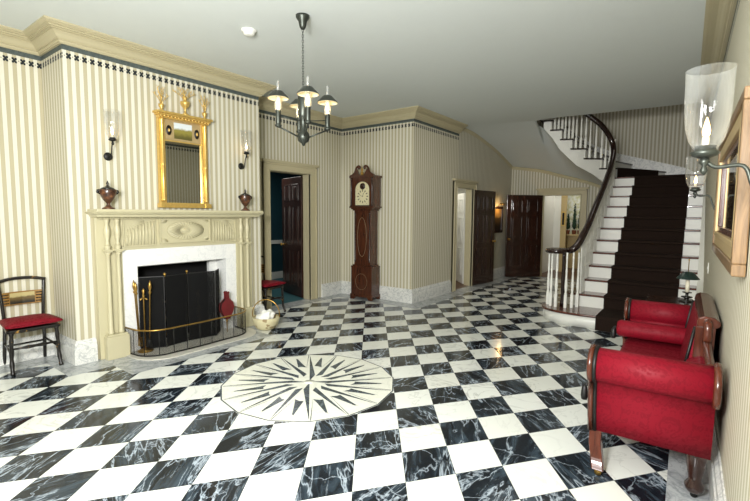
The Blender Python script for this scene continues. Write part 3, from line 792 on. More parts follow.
# gilt mirror
gm = thing('gilt_mirror', 'tall gilt pier mirror with painted panel hanging over the mantel', 'mirror', (XC+.012, -.205, 1.66)); gm.scale = (1, .92, 1)
for sg in (-1, 1):
    m = MB(); m.box(0, .05, sg*.30-.04, sg*.30+.04, .06, 1.06); 
    m.lathe([(.02, .08), (.026, .09), (.02, .1), (.02, .5), (.026, .51), (.02, .52), (.02, 1.0), (.027, 1.02), (.027, 1.05)], 12, T=TR(.055, sg*.30, 0)); m.build('column', 'gold', gm)
m = MB(); m.box(0, .075, -.345, .345, 0, .06); m.box(0, .085, -.36, -.27, -.0, .05); m.box(0, .085, .27, .36, -.0, .05); m.build('base_rail', 'gold', gm, bevel=.003)
m = MB(); m.box(0, .08, -.345, .345, 1.045, 1.075); m.box(0, .1, -.365, .365, 1.075, 1.095); m.box(0, .12, -.385, .385, 1.095, 1.12)
for i in range(15): m.sph((.1, -.33+i*.047, 1.065), .012, 8)
m.build('cornice', 'gold', gm, bevel=.003)
m = MB(); m.box(0, .03, -.26, .26, .80, 1.045); m.build('panel', 'gold_pale', gm, label='pale panel with black ovals')
for sg in (-1, 1):
    m = MB(); m.lathe([(.001, 0), (.045, 0), (.045, .005), (.001, .005)], 18, T=TR(.03, sg*.195, .92) @ Matrix.Rotation(PI/2, 4, 'Y') @ Matrix.Diagonal((1.3, .8, 1, 1))); ov = m.build('black_oval', 'black', gm)
    m = MB(); m.sph((.036, sg*.195, .92), .016, 8, 1.4); m.build('rosette', 'gold', ov)
m = MB(); m.box(.03, .034, -.125, .125, .83, 1.02); m.build('painted_scene', 'mirror_scene', gm, loc=(.032, 0, .925), label='small painted landscape')
m = MB(); m.box(0, .035, -.26, .26, .79, .805); m.build('glass_rail', 'gold', gm)
m = MB(); m.box(.004, .02, -.262, .262, .06, .79); m.build('mirror_glass', 'mirror', gm)
m = MB(); m.lathe([(.04, 1.12), (.04, 1.135), (.015, 1.15), (.012, 1.19), (.035, 1.22), (.055, 1.25), (.06, 1.28), (.03, 1.29), (.02, 1.31), (.035, 1.33), (.001, 1.36)], 14, T=TR(.06, .02, 0)); m.build('urn_finial', 'gold', gm)
for sg in (-1, 1):
    m = MB(); m.lathe([(.03, 1.12), (.03, 1.13), (.012, 1.145), (.03, 1.17), (.035, 1.2), (.001, 1.21)], 12, T=TR(.06, sg*.30, 0)); m.build('corner_finial', 'gold', gm)
def spray(y0, z0, n, spread, h, seed):
    rr = random.Random(seed); m = MB()
    for i in range(n):
        t = -1+2*i/(n-1); y1 = y0+t*spread; z1 = z0+h*(1-.35*t*t)*rr.uniform(.8, 1.05)
        pts = [(.06, y0, z0), (.06+.01*rr.uniform(-1, 1), y0+(y1-y0)*.35, z0+(z1-z0)*.55), (.06, y0+(y1-y0)*.8, z0+(z1-z0)*.9), (.06, y1, z1)]
        m.tube(pts, [.004, .004, .003, .002], 5)
        for k in range(4):
            q = polyl(pts, .4+.15*k); s = rr.choice((-1, 1)); m.tube([q, q+Vector((.0, s*.012, .012)), q+Vector((0, s*.02, .03))], [.001, .006, .001], 4)
    m.build('leaf_spray', 'gold', gm)
spray(-.30, 1.19, 5, .11, .24, 1); spray(.30, 1.19, 5, .09, .24, 2); spray(.02, 1.30, 6, .17, .15, 3)

# ------------------------------------------------------------------ wall sconces
LIGHTS = []
def sconce(loc, rz, label, proj=.14, up=.12, gh=.30, gr=.075, wavy=False, rim_drop=0.0):
    # local: wall plane x=0, projects to +x, origin at backplate centre
    t = thing('wall_sconce', label, 'wall light', loc, rz, 'hurricane glass sconces')
    m = MB(); m.lathe([(.045, 0), (.045, .006), (.03, .012), (.012, .02), (.001, .02)], 18, T=Matrix.Rotation(PI/2, 4, 'Y')); m.build('backplate', 'dark_iron', t)
    m = MB()
    pts = [(0, 0, 0), (.04, 0, -.03), (proj*.6, 0, -.01), (proj*.8, 0, up*.5), (proj, 0, up-.02)] if not wavy else [(0, 0, -.12), (.03, 0, -.13), (.06, 0, -.06), (.085, 0, .0), (proj-.03, 0, .0), (proj, 0, up-.02)]
    m.tube(smooth(pts, 5), .0065, 8); m.lathe([(.003, up-.075), (.012, up-.06), (.006, up-.045), (.016, up-.035), (.012, up-.02)], 10, T=TR(proj, 0, 0)) if wavy else m.lathe([(.01, up-.06), (.014, up-.04), (.006, up-.02)], 8, T=TR(proj, 0, 0))
    m.build('arm', 'dark_iron' if not wavy else 'pewter', t)
    m = MB(); m.lathe([(.012, up-.02), (.035, up-.012), (.042, up), (.03, up+.004), (.03, up+.02), (.001, up+.02)], 16, T=TR(proj, 0, 0)); m.build('cup', 'dark_iron' if not wavy else 'pewter', t)
    m = MB(); g0 = up+.003; m.lathe([(.024, g0), (gr*.52, g0+gh*.03), (gr*.74, g0+gh*.13), (gr*.9, g0+gh*.28), (gr*.98, g0+gh*.48), (gr*1.03, g0+gh)], 32, T=TR(proj, 0, 0), caps=False)
    o = m.build('glass_shade', 'lamp_glass', t, label='clear hurricane glass')
    o.modifiers.new('s', 'SOLIDIFY').thickness = .002
    m = MB(); m.lathe([(.010, g0+.01), (.010, g0+.045), (.001, g0+.045)], 10, T=TR(proj, 0, 0)); m.build('candle', 'candle', t)
    m = MB(); s = gh/.3; m.lathe([(.003, g0+.045), (.011*s, g0+.06*s), (.013*s, g0+.075*s), (.008*s, g0+.10*s), (.001, g0+.125*s)], 10, T=TR(proj, 0, 0)); m.build('flame_bulb', 'flame', t)
    return t
sconce((XC+.003, -1.05, 2.20), 0, 'brass and iron sconce with tall glass left of the gilt mirror', .13, .17, .30, .072)
sconce((XC+.003, .655, 2.25), 0, 'iron sconce with tall glass right of the gilt mirror', .13, .17, .30, .072)
y = -1.33; sconce((rwx(y)-.003, y, 1.76), PI+RWA, 'large hurricane glass sconce closest to the camera on the right wall', .185, .05, .262, .065, True)
y = 1.46; sconce((rwx(y)-.003, y, 1.77), PI+RWA, 'smaller looking glass sconce on the right wall beyond the dark framed picture', .18, .055, .27, .078, True)

# ------------------------------------------------------------------ chandelier
ch = thing('chandelier', 'pewter four-light chandelier hanging on a chain from the ceiling', 'chandelier', (-.93, -.20, ZC), .62)
m = MB(); m.lathe([(.018, -.12), (.03, -.1), (.04, -.05), (.062, -.02), (.065, -.0)], 20); m.build('ceiling_cup', 'pewter', ch)
m = MB()
for i in range(24):
    z = -.12-i*.0235; T = TR(0, 0, z-.014, rz=(i % 2)*PI/2)
    m.tube([(.008*math.cos(a), 0, .017*math.sin(a)) for a in [2*PI*k/10 for k in range(10)]], .0025, 5, closed=True, T=T)
m.build('chain', 'pewter', ch)
m = MB(); m.lathe([(.006, -.67), (.02, -.69), (.045, -.70), (.05, -.71), (.05, -.90), (.042, -.92), (.03, -.94), (.026, -1.0), (.03, -1.04), (.055, -1.07), (.06, -1.1), (.05, -1.14), (.02, -1.16), (.012, -1.18), (.001, -1.185)], 22); m.build('column', 'pewter', ch)
RA = .232
for k in range(4):
    a = PI/2*k+.36; ca, sa = math.cos(a), math.sin(a)
    m = MB(); m.tube([(ca*.05, sa*.05, -1.1), (ca*RA*.6, sa*RA*.6, -1.06), (ca*RA, sa*RA, -1.02)], .008, 7); m.tube([(ca*.03, sa*.03, -.95), (ca*RA, sa*RA, -.93)], .005, 6)
    arm = m.build('arm', 'pewter', ch)
    m = MB(); T = TR(ca*RA, sa*RA, 0)
    m.lathe([(.001, -1.03), (.028, -1.02), (.034, -1.005), (.02, -1.0), (.024, -.99), (.024, -.885), (.028, -.88), (.018, -.87)], 14, T=T); m.build('lamp_holder', 'pewter', ch)
    m = MB(); m.lathe([(.001, -.87), (.014, -.865), (.018, -.84), (.015, -.80), (.008, -.77), (.001, -.765)], 12, T=T); m.build('bulb', 'bulb', ch)
    m = MB(); m.lathe([(.03, -.875), (.032, -.82), (.026, -.76), (.012, -.71), (.011, -.61)], 14, T=T, caps=False); g = m.build('glass_chimney', 'chimney_glass', ch); g.modifiers.new('s', 'SOLIDIFY').thickness = .002
    m = MB(); m.lathe([(.098, -.765), (.096, -.756), (.052, -.71), (.04, -.70), (.015, -.695)], 24, T=T, caps=False)
    g = m.build('shade', 'pewter', ch, label='small conical metal shade')
    m = MB(); m.lathe([(.095, -.767), (.093, -.76), (.051, -.714), (.04, -.704), (.018, -.70)], 24, T=T, caps=False); m.build('shade_lining', 'shade_inner', g)
    LIGHTS.append(('pt', ch.matrix_basis, (ca*RA, sa*RA, -.80), 5.0))
m = MB(); m.lathe([(.028, -.05), (.05, -.045), (.058, -.02), (.075, -.015), (.078, -.0)], 24); o = m.build('smoke_detector', 'plaster_white'); o.location = (-1.6, -.29, ZC); tag(o, 'round white smoke detector on the ceiling near the chandelier', 'smoke detector')

# ------------------------------------------------------------------ side chairs
def chair(loc, rz, label):
    # local +x = forward (front), y = width
    t = thing('side_chair', label, 'chair', loc, rz, 'black stencilled side chairs')
    zs = .44
    seat = [(-.19, -.18), (-.19, .18), (.19, .225), (.215, .2), (.215, -.2), (.19, -.225)]
    m = MB(); m.prism(seat, zs-.035, zs); m.build('seat', 'stencil_black', t, bevel=.008)
    for sg in (-1, 1):
        m = MB(); pf = smooth([(.185, sg*.185, zs-.03), (.19, sg*.19, .3), (.195, sg*.195, .12), (.235, sg*.2, .0)], 5)
        n = len(pf); m.tube(pf, [.019+.003*math.sin(i*1.9) for i in range(n)], 8); m.build('leg', 'stencil_black', t)
        m = MB(); pb = smooth([(-.23, sg*.175, 0), (-.19, sg*.17, .25), (-.175, sg*.165, zs), (-.18, sg*.175, .65), (-.205, sg*.195, .88)], 5)
        m.tube(pb, [.017]*len(pb), 8); m.build('rear_leg', 'black_lacquer', t, label='black rear leg running up into the back post')
        m = MB(); m.tube([(.2, sg*.193, .2), (-.19, sg*.17, .23)], .011, 7); m.build('stretcher', 'black_lacquer', t)
    m = MB(); m.tube([(.195, -.19, .25), (.195, -.1, .25), (.195, -.06, .25), (.195, 0, .25), (.195, .06, .25), (.195, .1, .25), (.195, .19, .25)], [.01, .012, .02, .014, .02, .012, .01], 8); m.build('stretcher', 'stencil_black', t)
    m = MB(); m.tube([(-.195, -.17, .2), (-.195, .17, .2)], .010, 7); m.build('stretcher', 'black_lacquer', t)
    m = MB(); m.tube(smooth([(-.205, -.21, .87), (-.22, -.1, .895), (-.225, 0, .9), (-.22, .1, .895), (-.205, .21, .87)], 4), .021, 8, flat=.8); m.build('crest_rail', 'stencil_black', t)
    pl_ = [(-.195, -.17), (-.212, -.08), (-.217, 0), (-.212, .08), (-.195, .17)]
    vs = [(x-.0, y, z) for x, y in pl_ for z in (.62, .76)]; vs2 = [(x+.012, y, z) for x, y in pl_ for z in (.62, .76)]
    m = MB(); n = 5; m.add(vs+vs2, [(2*i, 2*i+2, 2*i+3, 2*i+1) for i in range(4)]+[(10+2*i, 10+2*i+1, 10+2*i+3, 10+2*i+2) for i in range(4)]+[(2*i, 10+2*i, 10+2*i+2, 2*i+2) for i in range(4)]+[(2*i+1, 2*i+3, 10+2*i+3, 10+2*i+1) for i in range(4)]+[(0, 1, 11, 10), (8, 18, 19, 9)])
    sp = m.build('back_panel', 'gilt_dark', t, label='back panel with gilded ends')
    m = MB(); vs = [(x+.013+.001, y, z) for x, y in [(-.2065, -.105), (-.216, 0), (-.2065, .105)] for z in (.632, .748)]
    vs += [(v[0]+.003, v[1], v[2]) for v in vs]
    m.add(vs, [(0, 2, 3, 1), (2, 4, 5, 3), (6, 7, 9, 8), (8, 9, 11, 10), (0, 6, 8, 2), (2, 8, 10, 4), (1, 3, 9, 7), (3, 5, 11, 9), (0, 1, 7, 6), (4, 10, 11, 5)]); m.build('painted_scene', 'chair_scene', sp, loc=(-.2, 0, .69), label='painted landscape')
    for sg in (-1, 1):
        m = MB()
        for z in (.645, .675, .705, .735): m.tube([(-.192, sg*.115, z), (-.180, sg*.165, z)], .006, 5)
        m.build('dark_bands', 'black_lacquer', sp)
    return t
def cushion(loc, rz, label):
    bm = bmesh.new(); bmesh.ops.create_cube(bm, size=1); bmesh.ops.subdivide_edges(bm, edges=bm.edges, cuts=7, use_grid_fill=True)
    for v in bm.verts:
        x, y, z = v.co*2; k = (1-abs(x)**5*.5)*(1-abs(y)**5*.5); w = 1+.06*x
        v.co = Vector((x*.215, y*.222*w, z*.032*k+(.012*(1-x*x)*(1-y*y) if z > 0 else .004)))
    me = bpy.data.meshes.new('seat_cushion'); bm.to_mesh(me); bm.free(); me.materials.append(M['crimson'])
    for p in me.polygons: p.use_smooth = True
    o = bpy.data.objects.new('seat_cushion', me); C.objects.link(o); o.location = loc; o.rotation_euler = (0, 0, rz); tag(o, label, 'cushion', 'red chair cushions'); return o
chA = chair((-3.405, -1.735, .001), math.radians(-2), 'black stencilled side chair with red cushion left of the chimney breast')
cushion((-3.395, -1.735, .474), math.radians(-2), 'red seat cushion on the chair left of the chimney breast')
dup(chA, (-3.44, 1.36, .001), math.radians(6), 'black side chair with red cushion half hidden beside the open doorway')
cushion((-3.425, 1.36, .474), math.radians(6), 'red seat cushion on the chair beside the open doorway')

# ------------------------------------------------------------------ tall clock
ck = thing('longcase_clock', 'tall mahogany longcase clock standing against the striped wall', 'clock', (-2.905, 3.285, .001), math.radians(3))
m = MB(); m.box(-.235, .235, -.135, .135, .07, .60); m.box(-.25, .25, -.15, .145, .05, .10)
for sx in (-1, 1):
    for sy in (-1, 1): m.prism([(sx*.25, 0), (sx*.17, 0), (sx*.13, .06), (sx*.25, .06)], sy*.145, sy*.10, 'y')
m.build('plinth', 'clock_wood', ck, bevel=.004)
m = MB(); m.box(-.24, .24, -.14, .14, .60, .63); m.box(-.21, .21, -.125, .13, .63, .655); m.build('lower_moulding', 'clock_wood', ck, bevel=.006)
m = MB(); m.box(-.185, .185, -.105, .125, .655, 1.66); m.build('waist', 'clock_wood', ck, bevel=.004)
m = MB(); m.box(-.13, .13, -.117, -.105, .75, 1.58); wd = m.build('waist_door', 'clock_wood', ck, bevel=.004)
m = MB(); m.tube([((.1)*math.cos(2*PI*i/36), -.118, 1.17+.36*math.sin(2*PI*i/36)) for i in range(36)], .004, 5, closed=True); m.build('inlay', 'frame_oak', wd, label='light oval inlay line')
m = MB(); m.tube([(.13*math.cos(2*PI*i/30), -.136, .34+.15*math.sin(2*PI*i/30)) for i in range(30)], .003, 5, closed=True); m.build('inlay', 'frame_oak', ck, label='light oval inlay line on the plinth')
for sg in (-1, 1):
    m = MB(); m.lathe([(.013, .70), (.016, .72), (.011, .74), (.011, 1.58), (.016, 1.6), (.016, 1.62)], 10, T=TR(sg*.163, -.108, 0)); m.build('quarter_column', 'mahogany_dark', ck)
m = MB(); m.box(-.21, .21, -.125, .13, 1.66, 1.685); m.box(-.24, .24, -.14, .135, 1.685, 1.71); m.box(-.27, .27, -.155, .14, 1.71, 1.74); m.build('upper_moulding', 'clock_wood', ck, bevel=.006)
m = MB(); m.box(-.245, -.215, -.11, .13, 1.74, 2.26); m.box(.215, .245, -.11, .13, 1.74, 2.26); m.box(-.245, .245, .11, .13, 1.74, 2.26); m.box(-.27, .27, -.155, .14, 2.26, 2.30)
ring = [(-.245, 1.74), (-.16, 1.74), (-.16, 2.05)]+[(.16*math.cos(PI-PI*i/12), 2.05+.14*math.sin(PI-PI*i/12)) for i in range(1, 12)]+[(.16, 2.05), (.16, 1.74), (.245, 1.74), (.245, 2.26), (-.245, 2.26)]
m.prism(ring, -.12, -.105, 'y'); m.build('hood', 'clock_wood', ck)
m = MB(); dl = [(-.165, 1.76), (.165, 1.76), (.165, 2.05)]+[(.165*math.cos(PI*i/12), 2.05+.145*math.sin(PI*i/12)) for i in range(1, 12)]+[(-.165, 2.05)]
m.prism(dl, -.10, -.09, 'y'); dial_o = m.build('dial', 'clock_dial', ck, loc=(0, -.1, 1.92), label='cream painted dial')
m = MB(); m.tube([(0, -.106, 1.92), (.03, -.106, 1.99)], .004, 4); m.tube([(0, -.106, 1.92), (-.07, -.106, 1.95)], .003, 4); m.sph((0, -.106, 1.92), .008, 6)
m.build('hands', 'black', ck)
m = MB(); m.lathe([(.001, 0), (.06, 0), (.06, .003), (.001, .003)], 20, T=TR(0, -.101, 2.105, rx=PI/2)); m.build('moon_dial', 'mahogany_dark', ck)
for sg in (-1, 1):
    m = MB(); m.lathe([(.018, 1.74), (.014, 1.77), (.012, 2.0), (.011, 2.21), (.018, 2.23), (.018, 2.26)], 12, T=TR(sg*.235, -.14, 0)); m.build('hood_column', 'mahogany_dark', ck)
    pts = []
    P = smooth([(sg*.27, -.12, 2.30), (sg*.22, -.12, 2.315), (sg*.165, -.12, 2.36), (sg*.13, -.12, 2.44), (sg*.08, -.12, 2.475), (sg*.045, -.12, 2.45), (sg*.06, -.12, 2.42)], 5)
    m = MB(); m.tube(P, [.018]*len(P), 8)
    poly = [(sg*.26, 2.29), (sg*.04, 2.29), (sg*.07, 2.35), (sg*.11, 2.42), (sg*.16, 2.355), (sg*.22, 2.31)]
    m.prism(poly, -.135, -.11, 'y'); m.sph((sg*.065, -.13, 2.435), .026, 8); m.build('swan_neck', 'clock_wood', ck)
m = MB(); m.lathe([(.03, 2.30), (.03, 2.35), (.012, 2.37), (.02, 2.40), (.012, 2.43), (.004, 2.47), (.001, 2.50)], 12, T=TR(0, -.12, 0)); m.build('finial', 'brass', ck)

# ------------------------------------------------------------------ hall painting with picture light
hp_ = thing('hall_painting', 'small framed seascape lit by a picture light on the hall wall', 'picture', (XH+.003, 7.42, 1.48))
m = MB()
for (a, b, c, e) in ((-.36, .36, .27, .33), (-.36, .36, -.33, -.27), (-.36, -.30, -.27, .27), (.30, .36, -.27, .27)): m.box(0, .03, a, b, c, e)
m.build('frame', 'mahogany_dark', hp_, bevel=.004)
m = MB(); m.box(.0, .012, -.3, .3, -.27, .27); m.build('canvas', 'sea_scene', hp_, loc=(.006, 0, 0))
m = MB(); m.tube([(.0, 0, .30), (.06, 0, .37), (.15, 0, .40)], .006, 6); m.tube([(.15, -.14, .39), (.15, .14, .39)], .018, 10); m.build('picture_light', 'brass', hp_)

# ------------------------------------------------------------------ right wall: picture, switch
def RWT(y, z=0): return (rwx(y), y, z)
rp = thing('large_framed_picture', 'large dark glazed picture in a wide gold and wood frame above the sofa', 'picture', RWT(.26, 1.745), RWA)
W2, H2 = .94, .41
m = MB(); fr = lambda w0, w1, x0, x1: [(x0, x1, -W2+w0, W2-w0, H2-w1, H2-w0), (x0, x1, -W2+w0, W2-w0, -H2+w0, -H2+w1), (x0, x1, -W2+w0, -W2+w1, -H2+w1, H2-w1), (x0, x1, W2-w1, W2-w0, -H2+w1, H2-w1)]
for b in fr(0, .055, -.055, -.004): m.box(*b)
m.build('outer_frame', 'frame_oak', rp, bevel=.006)
m = MB()
for b in fr(.055, .12, -.045, -.004): m.box(*b)
for b in fr(.12, .15, -.052, -.004): m.box(*b)
m.build('gold_frame', 'gold_pale', rp, bevel=.006, label='pale gold inner moulding')
m = MB()
for b in fr(.15, .19, -.036, -.004): m.box(*b)
m.build('inner_slip', 'mahogany', rp, bevel=.004)
m = MB(); m.box(-.02, -.006, -W2+.19, W2-.19, -H2+.19, H2-.19); m.build('canvas', 'dark_canvas', rp)
m = MB(); y = 2.5; m.box(-.008, 0, -.035, .035, -.06, .06); m.box(-.014, -.008, -.008, .008, -.015, .015); o = m.build('light_switch', 'white_paint', bevel=.002); o.location = RWT(3.0, 1.02); o.rotation_euler = (0, 0, RWA); tag(o, 'small white light switch on the right wall near the stairs', 'light switch')

# ------------------------------------------------------------------ sofa
so = thing('red_sofa', 'red damask sofa with rolled arms and carved mahogany frame along the right wall', 'sofa', RWT(.68, .002), RWA)
FX, BX = -.635, -.05       # front / back
HY = 1.06
def arm_prof(sg):
    # (y,z) outline of the scrolled arm, sg = -1 near
    P = []
    cyy, czz, r = HY-.115, .70, .103
    for i in range(15):
        a = math.radians(-62)+math.radians(300)*i/14; P.append((sg*(cyy+r*math.cos(a)), czz+r*math.sin(a)))
    inner = [(sg*(HY-.25), .60), (sg*(HY-.27), .45), (sg*(HY-.27), .27)]
    outer = [(sg*(HY-.155), .27), (sg*(HY-.115), .40), (sg*(HY-.10), .52), (sg*(HY-.085), .605)]
    # start lower outer, go up to the roll, over it, down inner side
    return outer + P + inner
for sg in (-1, 1):
    P = arm_prof(sg)
    m = MB(); m.prism(P, FX, BX, 'x', smooth=True); m.build('arm', 'crimson', so, label='rolled arm in red damask')
    m = MB(); path = [(FX-.012, y, z) for y, z in P[:-1]]
    m.tube(path, .016, 8, flat=1.0); m.prism(P, FX-.022, FX-.002, 'x'); m.build('arm_facing', 'mahogany', so, label='polished mahogany scroll facing')
    m = MB(); m.tube([(FX+.012, y, z) for y, z in P[:-1]], .012, 6); m.build('arm_braid', 'black', so, label='dark braid edging')
    m = MB(); m.tube([(BX+.0, sg*(HY-.115+.108*math.cos(a)), .70+.108*math.sin(a)) for a in [math.radians(-80+i*18) for i in range(16)]], .018, 8); m.build('rear_scroll', 'mahogany', so)
    # front sabre leg
    pl2 = smooth([(FX+.02, sg*(HY-.20), .30), (FX+.015, sg*(HY-.19), .2), (FX+.03, sg*(HY-.17), .1), (FX+.045, sg*(HY-.13), .04)], 5)
    m = MB(); n = len(pl2)
    for i in range(n-1): pass
    vs = []
    for i, p in enumerate(pl2):
        w = .042-.014*i/(n-1); d_ = .034; vs += [p+Vector((-d_, -w, 0)), p+Vector((d_, -w, 0)), p+Vector((d_, w, 0)), p+Vector((-d_, w, 0))]
    m.add(vs, [(4*i+j, 4*i+(j+1) % 4, 4*(i+1)+(j+1) % 4, 4*(i+1)+j) for i in range(n-1) for j in range(4)]+[(0, 1, 2, 3), (4*n-4, 4*n-3, 4*n-2, 4*n-1)])
    lg = m.build('leg', 'mahogany', so, bevel=.006)
    m = MB(); m.lathe([(.02, -.008), (.02, .008)], 14, T=TR(FX+.045, sg*(HY-.13), .021, rx=PI/2)); m.lathe([(.012, .03), (.012, .05)], 8, T=TR(FX+.045, sg*(HY-.13), 0)); m.build('caster', 'brass', lg)
    m = MB(); m.lathe([(.026, .028), (.045, .05), (.05, .075), (.03, .105), (.034, .13), (.045, .19), (.05, .25), (.05, .30)], 16, T=TR(BX-.06, sg*(HY-.22), 0)); lg = m.build('leg', 'mahogany_dark', so, label='turned rear leg')
    m = MB(); m.lathe([(.018, -.008), (.018, .008)], 14, T=TR(BX-.06, sg*(HY-.22), .019, rx=PI/2)); m.build('caster', 'dark_iron', lg)
m = MB(); m.box(FX+.02, BX, -HY+.26, HY-.26, .27, .38); m.build('seat_base', 'crimson', so)
m = MB(); m.tube([(FX+.01, -HY+.26, .30), (FX+.01, HY-.26, .30)], .03, 10, flat=1.0); m.build('front_rail', 'mahogany', so)
def softbox(name, x0, x1, y0, y1, z0, z1, mat, parent, puff=.02, r=.04):
    m = MB(); m.box(x0, x1, y0, y1, z0, z1); o = m.build(name, mat, parent, bevel=r)
    o.modifiers['bevel'].segments = 4
    for p in o.data.polygons: p.use_smooth = True
    return o
softbox('seat_cushion', FX+.0, BX-.1, -HY+.27, HY-.27, .37, .475, 'crimson', so)
# raked back
bk_ = [(BX-.17, .42), (BX-.09, .88), (BX-.04, .92), (BX+.01, .88), (BX-.0, .30), (BX-.17, .30)]
m = MB(); m.prism([(x, z) for x, z in bk_], -.34, HY-.30, 'y'); lo_ = [(BX-.17, .42), (BX-.13, .66), (BX-.06, .70), (BX-.0, .68), (BX, .30), (BX-.17, .30)]; m.prism(lo_, -HY+.25, -.339, 'y'); m.prism(lo_, HY-.301, HY-.25, 'y'); m.build('backrest', 'crimson', so, bevel=.015)
m = MB(); m.prism([(BX-.10, .68), (BX-.092, .89), (BX+.012, .89), (BX+.005, .68)], -.365, -.341, 'y'); m.build('end_panel', 'mahogany', so, bevel=.006)
cr = [(BX-.08, .88), (BX-.088, .90), (BX-.08, .94), (BX-.05, .955), (BX+.0, .95), (BX+.035, .925), (BX+.037, .90), (BX+.02, .88)]
m = MB(); m.prism(cr, -.34, HY-.30, 'y'); m.build('crest_rail', 'mahogany', so, bevel=.008, label='broad polished crest rail')
for sg in (-1, 1):
    e = -.34 if sg < 0 else HY-.30
    m = MB(); m.tube(smooth([(BX-.03, e, .92), (BX-.03, e+sg*.04, .90), (BX-.03, e+sg*.05, .83), (BX-.03, e+sg*.08, .78), (BX-.02, sg*(HY-.24), .74)], 4), .024, 8); m.build('carved_scroll', 'mahogany', so)
    m = MB(); m.tube([(BX-.155, e, .5), (BX-.095, e, .88)], .010, 6); m.build('back_braid', 'black', so)

def bolster(loc, label, L=.5, r=.075):
    t = thing('bolster_cushion', label, 'cushion', loc, RWA, 'red sofa bolsters')
    m = MB(); prof = [(.02, 0), (r*.8, .006), (r, .03), (r*1.02, L/2), (r, L-.03), (r*.8, L-.006), (.02, L)]
    m.lathe(prof, 24, T=Matrix.Rotation(PI/2, 4, 'Y')); m.build('cover', 'crimson', t)
    m = MB(); m.sph((-.012, 0, 0), .014, 8); m.lathe([(.006, 0), (.018, -.02), (.022, -.075), (.018, -.10), (.001, -.10)], 10, T=TR(-.024, 0, -.002)); m.build('tassel', 'black', t, label='black tassel')
    return t
bolster((rwx(1.34)-.70, 1.345, .575), 'red bolster with black tassel against the far arm of the sofa', .60)
bolster((rwx(-.05)-.695, -.06, .485), 'red bolster behind the near sofa arm, only its black tassel showing', .56)

# ------------------------------------------------------------------ table and lamp beyond the sofa
tb = thing('side_table', 'small dark side table between the sofa and the stairs', 'table', (1.93, 2.25, .002), RWA)
m = MB(); m.box(-.23, .17, -.28, .28, .70, .725); m.build('tabletop', 'mahogany_dark', tb, bevel=.006)
m = MB(); m.box(-.21, .15, -.25, .25, .62, .70); m.build('apron', 'mahogany_dark', tb)
for sx in (-.19, .13):
    for sy in (-.23, .23): m = MB(); m.lathe([(.012, 0), (.018, .3), (.022, .62)], 8, T=TR(sx, sy, 0)); m.build('leg', 'mahogany_dark', tb)
lm = thing('candlestick_lamp', 'candlestick lamp with dark green shade on the table behind the sofa', 'lamp', (2.045, 2.3, .727))
m = MB(); m.lathe([(.065, 0), (.065, .01), (.02, .02), (.02, .035), (.05, .045), (.05, .052), (.014, .06), (.014, .085), (.04, .092), (.04, .1), (.001, .1)], 20); m.build('base', 'black_lacquer', lm)
m = MB(); m.lathe([(.018, .1), (.018, .22), (.001, .22)], 14); m.build('candle', 'candle', lm)
m = MB(); m.lathe([(.10, .235), (.098, .24), (.048, .30), (.035, .305), (.001, .31)], 24, caps=False); m.build('lamp_shade', 'green_tole', lm)
m = MB(); m.lathe([(.004, .28), (.004, .42), (.009, .43), (.001, .44)], 8); m.build('rod', 'brass', lm)

# ------------------------------------------------------------------ staircase
r_, g_ = .1975, .28
SX0, SX1 = .68, 2.12
st = thing('staircase', 'white painted staircase with mahogany treads winding up to the left', 'staircase', (0, 0, 0))
def nose(n): return 3.8+(n-1)*g_
# curtail step
c1 = [(SX1, 3.53), (1.03, 3.53), (.8, 3.515), (.6, 3.53), (.42, 3.58), (.28, 3.68), (.19, 3.82), (.17, 3.96), (.22, 4.08), (.32, 4.15), (.45, 4.17), (.66, 4.14), (.66, 4.3), (SX1, 4.3)]
c1 = [(p.x, p.y) for p in smooth([(x, y, 0) for x, y in c1[1:12]], 4)]; poly1 = [(SX1, 3.53)]+c1+[(.66, 4.3), (SX1, 4.3)]
def inset(pl, d):
    cxx = 1.2; cyy = 4.1; return [(x+(cxx-x)*d/abs(cxx-x+1e-6) if abs(cxx-x) > .5 else x, y+(d if y < 3.9 else (-d if y < 4.2 and x < .5 else 0))) for x, y in pl]
m = MB(); m.prism(inset(poly1, .03), .002, r_-.03, smooth=True); m.build('riser', 'white_paint', st, label='curved white front of the bottom step')
m = MB(); m.prism(poly1, r_-.032, r_, smooth=True); m.build('tread', 'mahogany', st, label='broad curved bottom tread')
for n in range(2, 13):
    y0 = nose(n)+(.0 if n > 2 else .0); x0 = SX0-(.14 if n == 2 else .05)
    z = n*r_
    m = MB(); m.box(SX0-.04-(.06 if n == 2 else 0), SX1, y0+.03, y0+.05, z-r_, z-.03); m.build('riser', 'white_paint', st)
    m = MB(); m.box(x0-.03, SX1, y0, y0+g_+.04 if n < 12 else y0+.25, z-.03, z)
    m.build('tread', 'mahogany', st, bevel=.008)
